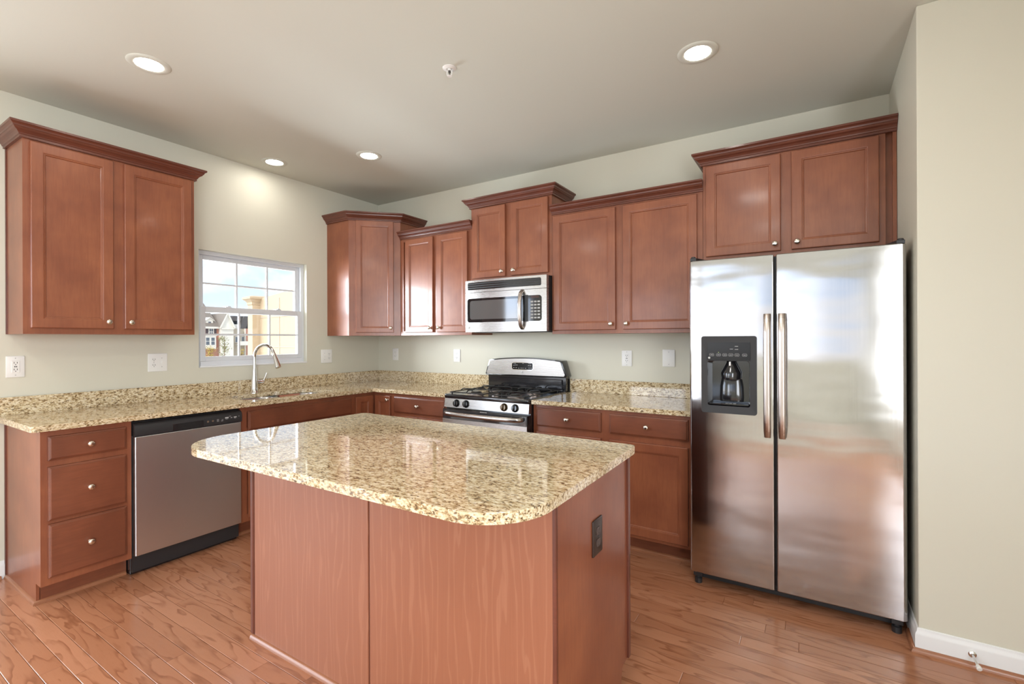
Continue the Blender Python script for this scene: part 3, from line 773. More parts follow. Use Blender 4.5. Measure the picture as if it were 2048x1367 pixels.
# ------------------------------------------------------------------ range
def gas_range():
    t = thing('gas_range', 'stainless and black gas range with four burners, beneath the microwave', 'stove', (1.454, 0, 0))
    w = .758
    bm = BM(); box(bm, .002, -.64, .02, w - .002, -.03, .895); link_obj('body', bm, M['black'], t)
    # cooktop with a raised rim
    bm = BM()
    R = lambda ins, z: [(x, y, z) for x, y in rrect(ins, -.672 + ins, w - ins, -.075 - ins * .3, .02, 4)]
    loops(bm, [R(.004, .885), R(0, .892), R(0, .910), R(.004, .917), R(.014, .918), R(.030, .908), R(.05, .905)]); link_obj('cooktop', bm, M['black'], t, 50)
    # backguard lower body
    bm = BM(); box(bm, .006, -.075, .89, w - .006, -.004, 1.04); box(bm, .035, -.084, .93, w - .035, -.075, 1.01, .006); bg = link_obj('backguard', bm, M['black'], t)
    def arch(ins, zb, zt, s):
        pts = [(ins + .010, zb), (w - ins - .010, zb), (w - ins, zb + .012)]
        n = 16; x1 = w - ins - s; x0 = ins + s
        for i in range(n + 1):
            k = i / n; pts.append((x1 + (x0 - x1) * k, zt + .022 * (1 - (2 * k - 1) ** 2)))
        pts.append((ins, zb + .012)); return pts
    bm = BM(); prism(bm, arch(-.012, 1.026, 1.160, .040), 'y', -.098, -.006, .004); bx_ = link_obj('control_console', bm, M['black'], t, 40)
    bm = BM(); prism(bm, arch(.002, 1.036, 1.151, .040), 'y', -.1025, -.0975, .001); link_obj('console_face', bm, M['steel'], bx_)
    bm = BM(); prism(bm, rrect(.262, 1.078, .470, 1.142, .018), 'y', -.1035, -.102, .0008); link_obj('display_bezel', bm, M['chrome'], bx_)
    bm = BM(); prism(bm, rrect(.266, 1.082, .466, 1.138, .015), 'y', -.1045, -.103, .0004); link_obj('display_panel', bm, M['panel_black'], bx_)
    for x, z in ((.285, 1.132), (.290, 1.132), (.300, 1.132), (.285, 1.116), (.300, 1.118), (.315, 1.118), (.284, 1.096), (.308, 1.096), (.333, 1.093), (.356, 1.094), (.374, 1.094), (.398, 1.093), (.428, 1.116), (.446, 1.116), (.432, 1.096), (.452, 1.096), (.375, 1.133), (.432, 1.132), (.446, 1.132)):
        bm = BM(); box(bm, x - .006, -.1049, z - .0016, x + .006, -.1045, z + .0016)
        link_obj('control_marking', bm, M['grey_mark'], bx_)
    emblem(bx_, Matrix.Translation((.366, -.1025, 1.060)) @ FRONT, .0125)
    # front control strip and knobs
    bm = BM(); prism(bm, [(-.64, .816), (-.668, .816), (-.660, .884), (-.64, .886)], 'x', .002, w - .002, .002); cs = link_obj('control_strip', bm, M['steel'], t)
    for i, x in enumerate((.121, .212, .551, .643)):
        bm = BM(); ax = Vector((0, -1, .12)).normalized(); o_ = Vector((x, -.664, .850))
        lathe(bm, [(.029, 0), (.029, .003), (.026, .006), (.024, .016), (.022, .020), (0, .021)], o_, ax, 24)
        b2 = BM(); box(b2, -.006, -.023, .018, .006, .023, .030, .003); q = Vector((0, 0, 1)).rotation_difference(ax).to_matrix().to_4x4(); b2.transform(Matrix.Translation(o_) @ q)
        me_ = bpy.data.meshes.new('tmp'); b2.to_mesh(me_); b2.free(); bm.from_mesh(me_); bpy.data.meshes.remove(me_)
        link_obj('knob', bm, M['knob_glint' if i == 2 else 'black'], t, 40)
    # oven door
    bm = BM(); box(bm, .003, -.685, .235, w - .003, -.64, .806, .004); dr = link_obj('oven_door', bm, M['black'], t)
    bm = BM(); box(bm, .012, -.688, .735, w - .012, -.684, .800, .001); link_obj('door_trim', bm, M['oven_glass'], dr)
    bm = BM(); box(bm, .004, -.690, .237, w - .004, -.684, .733, .0015); link_obj('door_face', bm, M['steel'], dr)
    bm = BM(); prism(bm, rrect(.13, .33, w - .13, .60, .02), 'y', -.692, -.689); link_obj('oven_window', bm, M['glass_black'], dr)
    for i, (x, wd) in enumerate(((.355, .012), (.372, .008), (.386, .010), (.402, .012))):
        bm = BM(); box(bm, x, -.6862, .8015, x + wd, -.6852, .8045); link_obj('door_marking', bm, M['white_mark'], dr)
    bm = BM(); pts = [(.045, -.69, .777), (.050, -.715, .777), (.085, -.730, .777)] + [(.085 + (w - .17) * i / 12, -.730 - .012 * (1 - (2 * i / 12 - 1) ** 2), .777) for i in range(1, 12)] + [(w - .085, -.730, .777), (w - .050, -.715, .777), (w - .045, -.69, .777)]
    tube(bm, pts, .0145, 14, flat=(1.2, .9)); link_obj('handle', bm, M['steel_bar'], dr, 60)
    bm = BM(); box(bm, .004, -.675, .05, w - .004, -.64, .225, .004); link_obj('storage_drawer', bm, M['steel'], t)
    # burners and grates
    bx = (.20, .558); by = (-.52, -.235)
    for gx in bx:
        for gy in by:
            bm = BM(); lathe(bm, [(.062, 0), (.060, .004), (.046, .006), (.044, .016), (.0, .016)], (gx, gy, .905), (0, 0, 1), 24); bu = link_obj('burner', bm, M['alu'], t, 40)
            bm = BM(); lathe(bm, [(.040, 0), (.041, .004), (.036, .009), (0, .010)], (gx, gy, .9215), (0, 0, 1), 24); link_obj('burner_cap', bm, M['iron'], bu, 40)
    for gx in bx:
        bm = BM(); r = .0042; zt = .948
        x0, x1, y0, y1 = gx - .155, gx + .155, -.645, -.115
        tube(bm, round_path([(x0, y0, .930), (x1, y0, .930), (x1, y1, .930), (x0, y1, .930), (x0, y0 + .001, .930)], .02), r, 8)
        ym = (y0 + y1) / 2; tube(bm, [(x0, ym, .930), (x1, ym, .930)], r, 8)
        for gy in by:
            for dx, dy, L in ((1, 0, .155), (-1, 0, .155), (0, 1, .125), (0, -1, .125)):
                a = Vector((gx + dx * L, gy + dy * L, .930)); b_ = Vector((gx + dx * .025, gy + dy * .025, zt))
                k = Vector((gx + dx * L * .85, gy + dy * L * .85, zt))
                tube(bm, round_path([a, k, b_], .015), r, 8)
        for fx in (x0 + .01, x1 - .01):
            for fy in (y0 + .01, ym, y1 - .01): tube(bm, [(fx, fy, .904), (fx, fy, .931)], .005, 8)
        link_obj('grate', bm, M['iron'], t, 60)
gas_range()

# ------------------------------------------------------------------ microwave
def microwave():
    t = thing('microwave', 'stainless over-the-range microwave hung under the small cabinet', 'microwave', (1.455, 0, 1.392))
    w = .752; h = .417; B = .395
    bm = BM(); box(bm, .006, -.360, 0.004, w - .006, -.005, h); link_obj('case', bm, M['black_matte'], t)
    def front(x): return -B - .014 * (1 - (2 * x / w - 1) ** 2)
    def bowed(bm, x0, x1, z0, z1, off0, off1, n=14, r=0):
        rings = []; xs = [x0 + (x1 - x0) * i / n for i in range(n + 1)]
        if r: xs = sorted(set([x0 + r * (1 - math.cos(PI / 2 * i / 5)) for i in range(6)] + [x1 - r * (1 - math.cos(PI / 2 * i / 5)) for i in range(6)] + [x for x in xs if x0 + r < x < x1 - r]))
        for x in xs:
            dx = min(x - x0, x1 - x); k = r - math.sqrt(max(0, r * r - (r - dx) ** 2)) if r and dx < r else 0
            yf = front(x) - off1; yb = (front(x) - off0) if off0 is not None else -.360
            rings.append([(x, yb, z0 + k), (x, yf, z0 + k), (x, yf, z1 - k), (x, yb, z1 - k)])
        loops(bm, rings)
    zs = .318
    bm = BM(); bowed(bm, 0, w, 0, zs - .0015, None, 0); door = link_obj('door', bm, M['steel'], t, 40)
    bm = BM(); bowed(bm, 0, w, zs + .0015, h, None, 0); vp = link_obj('vent_panel', bm, M['steel'], t, 40)
    bm = BM(); bowed(bm, .026, w - .044, zs + .022, h - .017, .0, .001, r=.010); vg = link_obj('vent_grille', bm, M['black'], vp, 40)
    bm = BM()
    for k in range(3):
        z = zs + .032 + k * .017; bowed(bm, .030, w - .048, z, z + .009, .001, .0035)
    link_obj('louver', bm, M['black_matte'], vp, 40)
    bm = BM(); bowed(bm, .022, w - .040, .078, zs - .048, .0, .0015, r=.022); gl = link_obj('window_glass', bm, M['glass_black'], door, 40)
    bm = BM(); bowed(bm, .050, .530, .102, zs - .066, .0015, .0022, r=.02); link_obj('window_screen', bm, M['screen'], door, 40)
    bm = BM(); bowed(bm, .572, .600, .074, zs - .044, .0015, .003); link_obj('door_edge', bm, M['black_matte'], door)
    bm = BM(); bowed(bm, .625, .690, .250, .266, .0015, .0022); link_obj('display', bm, M['disp'], door)
    bm = BM()
    for r_ in range(6):
        for c_ in range(3):
            x = .622 + c_ * .028; z = .228 - r_ * .024; bowed(bm, x, x + .021, z - .012, z, .0015, .0021, 1)
    link_obj('keypad', bm, M['grey_mark'], door)
    bm = BM(); zc = .165
    pts = [(.550, front(.55) - .002, .020)] + [(.550, front(.55) - .010 - .036 * math.sin(PI * i / 12), zc - .135 * math.cos(PI * i / 12)) for i in range(0, 13)] + [(.550, front(.55) - .002, .310)]
    tube(bm, pts, .0105, 14, flat=(1, 1.5)); link_obj('handle', bm, M['handle'], door, 60)
    emblem(door, Matrix.Translation((.040, front(.04), .038)) @ FRONT, .012)
    bm = BM(); box(bm, .05, -.33, -.004, w - .05, -.06, .004); link_obj('underside_vent', bm, M['black_matte'], t)
microwave()

# ------------------------------------------------------------------ refrigerator
def fridge():
    t = thing('refrigerator', 'stainless side-by-side refrigerator with ice and water dispenser, against the right wall', 'refrigerator', (3.296, 0, 0))
    W = .922; ZB, ZT = .072, 1.752; YD = -.795; YB = -.715
    bm = BM(); box(bm, .008, YB + .008, .045, W - .008, -.04, 1.742, .004); link_obj('case', bm, M['dark_body'], t)
    def door(x0, x1, rl, rr, hole=None):
        bm = BM(); n = 6
        def out(ins):
            p = [(x0 + ins, YB)]
            if rl < .001: p.append((x0, YD + ins))
            else:
                for i in range(n + 1):
                    a = PI / 2 * i / n; p.append((x0 + ins + rl - rl * math.cos(a), YD + ins + rl - rl * math.sin(a)))
            if rr < .001: p.append((x1, YD + ins))
            else:
                for i in range(n + 1):
                    a = PI / 2 * i / n; p.append((x1 - ins - rr + rr * math.sin(a), YD + ins + rr - rr * math.cos(a)))
            p.append((x1 - ins, YB)); return p
        loops(bm, [[(x, y, z) for x, y in out(i)] for i, z in ((.004, ZB), (0, ZB + .004), (0, ZT - .004), (.004, ZT))])
        return bm
    # freezer door is built as pieces round the dispenser opening
    DX0, DX1, DZ0, DZ1_ = .094, .298, .980, 1.216
    bm = door(0, DX0, .016, .0001); b3 = door(DX1, .4045, .0001, .006); me = bpy.data.meshes.new('tmp'); b3.to_mesh(me); b3.free(); bm.from_mesh(me); bpy.data.meshes.remove(me)
    prism(bm, [(YD, DZ0), (YD, ZB + .004), (YD + .004, ZB), (YB, ZB), (YB, DZ0)], 'x', DX0, DX1); prism(bm, [(YD, DZ1_), (YD, ZT - .004), (YD + .004, ZT), (YB, ZT), (YB, DZ1_)], 'x', DX0, DX1); box(bm, DX0, YB - .002, DZ0, DX1, YB, DZ1_)
    d1 = link_obj('door', bm, M['steel_fridge'], t, 40)
    bm = door(.4155, W, .006, .016); d2 = link_obj('door', bm, M['steel_fridge'], t, 40)
    bm = BM(); box(bm, .4045, YB - .035, ZB + .01, .4155, YB + .01, ZT - .006); link_obj('door_gasket', bm, M['black_matte'], t)
    # handles
    for x, o in ((.377, d1), (.441, d2)):
        bm = BM(); z0, z1 = .838, 1.454; hw = .0165
        prof = []
        n = 20
        rings = []
        for i in range(n + 1):
            z = z0 + (z1 - z0) * i / n; k = min(1, min(i, n - i) / 3.0); yo = YD - .020 - .025 * math.sin(k * PI / 2)
            hw_ = hw * (.90 + .10 * min(1, min(i, n - i) / 1.0))
            ring = []
            for a in range(14):
                th = 2 * PI * a / 14; cx = hw_ * math.copysign(abs(math.cos(th)) ** .6, math.cos(th)); cy = .010 * math.copysign(abs(math.sin(th)) ** .8, math.sin(th))
                ring.append((x + cx, yo + cy, z))
            rings.append(ring)
        loops(bm, rings)
        for zz in (z0 + .02, z1 - .02): box(bm, x - .010, YD - .020, zz - .018, x + .010, YD + .002, zz + .018)
        link_obj('handle', bm, M['handle'], o, 50)
        bm = BM(); cap = []
        for z, k_ in ((z1 - .036, 1.0), (z1 - .034, 1.05), (z1 - .010, 1.05), (z1 + .001, 1.0)):
            yo = YD - .020 - .025 * math.sin(min(1, max(0, (z1 - z) / (z1 - z0) * 20 / 3)) * PI / 2); ring = []
            for a in range(14):
                th = 2 * PI * a / 14; ring.append((x + k_ * hw * math.copysign(abs(math.cos(th)) ** .6, math.cos(th)), yo + k_ * .0105 * math.copysign(abs(math.sin(th)) ** .8, math.sin(th)), z - .006 * math.sin(-th) * (1 if z < z1 - .02 else 0)))
            cap.append(ring)
        loops(bm, cap); link_obj('handle_cap', bm, M['handle_cap'], o, 50)
    # dispenser
    bm = BM(); fo = rrect(.064, .941, .329, 1.345, .012, 4)
    es = []
    vo = [bm.verts.new((x, YD - .010, z)) for x, z in fo]; vi = [bm.verts.new((x, YD - .006, z)) for x, z in rrect(DX0, DZ0, DX1, DZ1_, .010, 4)]
    for lp in (vo, vi): es += [bm.edges.new((lp[i], lp[(i + 1) % len(lp)])) for i in range(len(lp))]
    bmesh.ops.triangle_fill(bm, use_beauty=True, edges=es)
    # returns
    vb = [bm.verts.new((x, YD + .0005, z)) for x, z in fo]
    for i in range(len(vo)): bm.faces.new((vo[i], vb[i], vb[(i + 1) % len(vo)], vo[(i + 1) % len(vo)]))
    dsp = link_obj('dispenser', bm, M['frame_grey'], t)
    bm = BM(); vi0 = [(x, YD - .006, z) for x, z in rrect(DX0, DZ0, DX1, DZ1_, .010, 4)]
    loops(bm, [vi0, [(x, YD + .066, z) for x, z in rrect(DX0 + .012, DZ0 + .010, DX1 - .012, DZ1_ - .004, .014, 4)]], cap0=False); link_obj('dispenser_recess', bm, M['black'], dsp, 40)
    bm = BM(); prism(bm, rrect(.094, 1.220, .299, 1.312, .004), 'y', YD - .0125, YD - .0095, .001); link_obj('control_panel', bm, M['panel_black'], dsp)
    for i, x in enumerate((.116, .150, .180, .209, .238, .274)):
        bm = BM(); prism(bm, rrect(x - .0112, 1.2398, x + .0112, 1.2542, .0066, 5), 'y', YD - .0129, YD - .0124, mi=1); prism(bm, rrect(x - .0102, 1.2408, x + .0102, 1.2532, .006, 5), 'y', YD - .0132, YD - .0128)
        link_obj('button', bm, [M['panel_black'], M['grey_mark']], dsp)
    bm = BM()
    for x in (.116, .150, .180, .209, .238, .274): box(bm, x - .006, YD - .0135, 1.246, x + .006, YD - .0130, 1.248)
    for x, z in ((.236, 1.276), (.212, 1.278), (.236, 1.292)): box(bm, x - .008, YD - .0131, z - .001, x + .008, YD - .0126, z + .001)
    link_obj('control_marking', bm, M['grey_mark'], dsp)
    bm = BM(); lathe(bm, [(0, 0), (.002, 0), (.002, .001), (0, .001)], (.150, YD - .0125, 1.260), (0, -1, 0), 10); link_obj('indicator_light', bm, simple('green_light', (.35, .5, .12), .4), dsp)
    emblem(dsp, Matrix.Translation((.104, YD - .0125, 1.231)) @ FRONT, .0055)
    bm = BM(); lathe(bm, [(.020, .100), (.022, .086), (.046, .040), (.050, .030), (.046, .0), (0, -.002)], (.203, YD + .040, 1.120), (0, 0, 1), 24); link_obj('chute', bm, M['black'], dsp, 40)
    bm = BM(); box(bm, .198, YD + .000, 1.190, .207, YD + .008, 1.212, .002); link_obj('water_nozzle', bm, M['plate'], dsp)
    bm = BM()
    rings = []
    for z, hw, y in ((1.118, .050, .052), (1.08, .056, .046), (1.02, .058, .044), (.998, .056, .046)):
        rings.append([(.203 - hw, YD + y + .014, z), (.203 - hw * .6, YD + y, z), (.203 + hw * .6, YD + y, z), (.203 + hw, YD + y + .014, z), (.203, YD + .064, z)])
    loops(bm, rings); link_obj('paddle', bm, M['black'], dsp, 40)
    bm = BM(); prism(bm, [(DX0 + .008, YD), (DX1 - .008, YD), (DX1 - .014, YD + .06), (DX0 + .014, YD + .06)], 'z', DZ0 + .006, DZ0 + .012); dt = link_obj('drip_tray', bm, M['black'], dsp)
    bm = BM()
    for y in (.012, .026): 
        for x in (.186, .203, .222): box(bm, x - .007, YD + y, DZ0 + .012, x + .007, YD + y + .003, DZ0 + .0125)
    link_obj('tray_slot', bm, M['grey_mark'], dsp)
    # hinge covers on top
    for x0, x1, nm in ((.004, .085, 1), (W - .085, W - .004, 2)):
        bm = BM(); pts = [(x0, YD + .012), (x0, YB + .09), (x1, YB + .09), (x0 + .030, YD + .012)] if nm == 1 else [(x1, YD + .012), (x1 - .030, YD + .012), (x0, YB + .09), (x1, YB + .09)]
        prism(bm, pts, 'z', 1.742 if False else ZT + .0005, ZT + .018, .003); 
        cx = x0 + .014 if nm == 1 else x1 - .014
        lathe(bm, [(.012, 0), (.012, .022), (.009, .025), (0, .025)], (cx, YD + .026, ZT + .0005), (0, 0, 1), 16)
        link_obj('hinge_cover', bm, M['black_matte'], t)
    # toe grille and feet
    bm = BM(); box(bm, .02, YB + .012, .012, W - .02, YB + .03, .062); g = link_obj('toe_grille', bm, M['black_matte'], t)
    bm = BM()
    xs = [.13, .22, .30, .38, .46, .54, .62, .70, .80, .88]
    for a, b__ in zip(xs, xs[1:]):
        for z in (.030, .046): box(bm, a + .003, YB + .007, z, b__ - .003, YB + .012, z + .005)
    link_obj('grille_slat', bm, M['frame_grey'], g)
    for x in (.034, W - .034):
        bm = BM(); box(bm, x - .022, YB - .050, .040, x + .022, YB + .02, .0705, .003); lathe(bm, [(.019, 0), (.019, .026), (.012, .030), (.012, .042), (0, .042)], (x, YB - .030, .0), (0, 0, 1), 16)
        link_obj('leveling_foot', bm, M['black_matte'], t)
fridge()

# ------------------------------------------------------------------ outlets
def duplex(p, x, z, y0=-.006, mm='plate', slot='slot', decora=False):
    if decora:
        bm = BM(); box(bm, x - .017, y0 - .003, z - .034, x + .017, y0, z + .034, .0015); o = link_obj('receptacle', bm, M[mm], p)
        cs = (z + .019, z - .019)
    else:
        bm = BM()
        for zz in (z + .0195, z - .0195): prism(bm, [(x + .0165 * math.cos(a), zz + max(-.0125, min(.0125, .0165 * math.sin(a)))) for a in [2 * PI * i / 24 for i in range(24)]], 'y', y0 - .002, y0)
        o = link_obj('receptacle', bm, M[mm], p); cs = (z + .0195, z - .0195)
    bm = BM(); ys = y0 - (.0032 if decora else .0022)
    for zz in cs:
        for dx in (-.0062, .0062): box(bm, x + dx - .0013, ys - .0003, zz - .001, x + dx + .0013, ys + .0005, zz + .008)
        lathe(bm, [(0, 0), (.0024, 0), (.0024, .0006), (0, .0006)], (x, ys + .0003, zz - .007), (0, -1, 0), 10)
    if decora: box(bm, x - .006, ys - .0006, z - .003, x - .001, ys, z + .003); box(bm, x + .001, ys - .0006, z - .003, x + .006, ys, z + .003)
    link_obj('slot', bm, M[slot], o)
def plate(label, loc, rz, kind, w, h, mm='plate', slot='slot', group=None):
    t = thing('blank_wall_plate' if kind == 'blank' else 'electrical_outlet', label, 'outlet' if kind != 'blank' else 'wall plate', loc, rz, group)
    bm = BM(); box(bm, -w / 2, -.006, -h / 2, w / 2, 0, h / 2, .003, 3); pl = link_obj('cover_plate', bm, M[mm], t, 40)
    scr = []
    if kind == 'gfci': duplex(t, 0, 0, decora=True); scr = [(0, .048), (0, -.048)]
    elif kind == 'duplex': duplex(t, 0, 0, mm='brown_lt' if mm == 'brown' else 'plate', slot=slot); scr = [(0, 0)]
    elif kind == 'duplex_switch':
        duplex(t, -.024, 0); scr = [(-.024, 0), (.024, .030), (.024, -.030)]
        bm = BM(); box(bm, .019, -.0075, -.012, .029, -.006, .012, .0005); box(bm, .0205, -.016, -.001, .0275, -.0075, .008, .002); link_obj('toggle', bm, M['plate'], t)
    elif kind == 'switch_duplex':
        duplex(t, .024, 0); scr = [(.024, 0), (-.024, .030), (-.024, -.030)]
        bm = BM(); box(bm, -.029, -.0075, -.012, -.019, -.006, .012, .0005); box(bm, -.0275, -.016, -.001, -.0205, -.0075, .008, .002); link_obj('toggle', bm, M['plate'], t)
    elif kind == 'blank':
        scr = [(0, .044), (0, -.044)]
    bm = BM()
    for x, z in scr: lathe(bm, [(0, 0), (.003, 0), (.0028, .001), (0, .0012)], (x, -.006, z), (0, -1, 0), 12)
    link_obj('screw', bm, M['grey_mark'] if mm == 'plate' else M['slot'], t)
    return t
plate('white ground-fault outlet on the window wall, under the left wall cabinet near its open end', (0, -2.710, 1.187), PI / 2, 'gfci', .078, .122)
plate('white double plate with outlet and switch, left of the window', (0, -2.007, 1.181), PI / 2, 'duplex_switch', .117, .125)
plate('white double plate with switch and outlet, between the window and the corner', (0, -.640, 1.181), PI / 2, 'switch_duplex', .118, .125)
plate('white duplex outlet on the back wall, nearest the corner', (.248, 0, 1.185), 0, 'duplex', .080, .120)
plate('white duplex outlet on the back wall, left of the range', (1.050, 0, 1.182), 0, 'duplex', .080, .120)
plate('white ground-fault outlet on the back wall, right of the range', (2.679, 0, 1.186), 0, 'gfci', .078, .118)
plate('white blank wall plate beside the refrigerator', (2.988, 0, 1.193), 0, 'blank', .088, .124)
plate('dark brown outlet on the end panel of the island', (1.735 + IW, -2.022, .680), PI / 2, 'duplex', .080, .118, 'brown', 'slot')

# ------------------------------------------------------------------ ceiling fittings
def overhead_light(x, y, label):
    t = thing('recessed_light', label, 'ceiling light', (x, y, H), 0, 'recessed ceiling lights')
    bm = BM(); lathe(bm, [(.062, .0), (.062, -.004), (.070, -.0065), (.090, -.005), (.095, -.001), (.095, 0)], (0, 0, 0), (0, 0, 1), 40); link_obj('trim_ring', bm, M['ceiling'], t, 50)
    bm = BM(); lathe(bm, [(0, -.0035), (.0615, -.0035), (.0615, -.001), (0, -.001)], (0, 0, 0), (0, 0, 1), 40); link_obj('lens', bm, M['lens'], t)
overhead_light(1.000, -2.429, 'lit recessed light nearest the camera at the left of the ceiling')
overhead_light(.253, -1.300, 'lit recessed light close to the window wall above the sink')
overhead_light(.987, -.987, 'lit recessed light out from the corner above the diagonal cabinet')
overhead_light(3.388, -1.019, 'lit recessed light in front of the refrigerator cabinet')
t = thing('fire_sprinkler', 'small white fire sprinkler head hanging from the ceiling', 'sprinkler', (2.269, -1.574, H))
bm = BM(); lathe(bm, [(.036, 0), (.036, -.002), (.030, -.005), (.018, -.008), (.016, -.004), (0, -.004)], (0, 0, 0), (0, 0, 1), 28); link_obj('escutcheon', bm, M['plate'], t, 50)
bm = BM()
lathe(bm, [(.0095, -.004), (.0095, -.014), (0, -.014)], (0, 0, 0), (0, 0, 1), 14)
d = Vector((.85, .53, 0))
tube(bm, round_path([d * -.008 + Vector((0, 0, -.012)), d * -.013 + Vector((0, 0, -.020)), d * -.011 + Vector((0, 0, -.040)), d * .011 + Vector((0, 0, -.040)), d * .013 + Vector((0, 0, -.020)), d * .008 + Vector((0, 0, -.012))], .006), .0024, 8)
lathe(bm, [(0, -.040), (.012, -.041), (.012, -.043), (0, -.043)], (0, 0, 0), (0, 0, 1), 16)
link_obj('frame', bm, M['plate'], t, 40)
bm = BM(); tube(bm, [(0, 0, -.014), (0, 0, -.039)], .0028, 8); lathe(bm, [(0, -.014), (.006, -.016), (.006, -.024), (0, -.028)], (0, 0, 0), (0, 0, 1), 12); link_obj('bulb', bm, M['slot'], t)
# door stop on the right baseboard
t = thing('door_stop', 'white rubber-tipped metal door stop screwed to the right baseboard', 'door stop', (4.409, YS - .013, .050))
bm = BM(); lathe(bm, [(.013, 0), (.013, .003), (.007, .007)], (0, 0, 0), (0, -1, 0), 18); tube(bm, [(0, -.004, 0), (.004, -.06, -.012)], .0048, 10); link_obj('rod', bm, M['chrome'], t, 40)
bm = BM(); tube(bm, [(.004, -.058, -.0115), (.0045, -.066, -.0133), (.005, -.076, -.0153), (.0052, -.078, -.0158)], [.006, .009, .009, .007], 14); link_obj('tip', bm, M['plate'], t, 40)

# ------------------------------------------------------------------ outdoors
M['ground'] = simple('pale_paving', (.50, .49, .46), .9)
M['stucco'] = paint('cream_siding', (.52, .40, .27), .8)
M['brick'] = simple('red_brick', (.42, .17, .11), .9)
def brick_mat():
    m, nt, b = mat('brick_courses'); tc = nd(nt, 'ShaderNodeTexCoord'); v = mapping(nt, tc.outputs['Object'], (1, 1, 1), rot=(PI / 2, 0, PI / 2))
    br = nd(nt, 'ShaderNodeTexBrick'); nt.links.new(mapping(nt, tc.outputs['Object'], (1, 1, 1), rot=(0, PI / 2, 0)), br.inputs['Vector'])
    br.inputs['Color1'].default_value = (.50, .20, .13, 1); br.inputs['Color2'].default_value = (.40, .15, .10, 1); br.inputs['Mortar'].default_value = (.55, .42, .35, 1); br.inputs['Scale'].default_value = 4
    nt.links.new(br.outputs['Color'], b.inputs['Base Color']); b.inputs['Roughness'].default_value = .9
    return m
M['brick'] = brick_mat()
M['siding_w'] = simple('white_siding', (.78, .74, .66), .8)
M['siding_t'] = simple('tan_siding', (.50, .42, .32), .8)
M['roof'] = simple('shingle_roof', (.22, .19, .16), .9, noise=.3)
M['roof_dark'] = simple('dark_shingle_roof', (.11, .10, .10), .9, noise=.3)
M['pane'] = simple('house_window', (.12, .14, .17), .1, 0, .5)
M['shutter'] = simple('dark_shutter', (.07, .06, .07), .6)
M['leaf'] = simple('autumn_leaves', (.45, .33, .07), .8); M['leaf2'] = simple('olive_leaves', (.24, .23, .08), .8); M['bark'] = simple('bark', (.22, .14, .09), .9)
bm = BM(); box(bm, -180, -160, -4.4, 120, 140, -4.0); struct(link_obj('ground', bm, M['ground']))

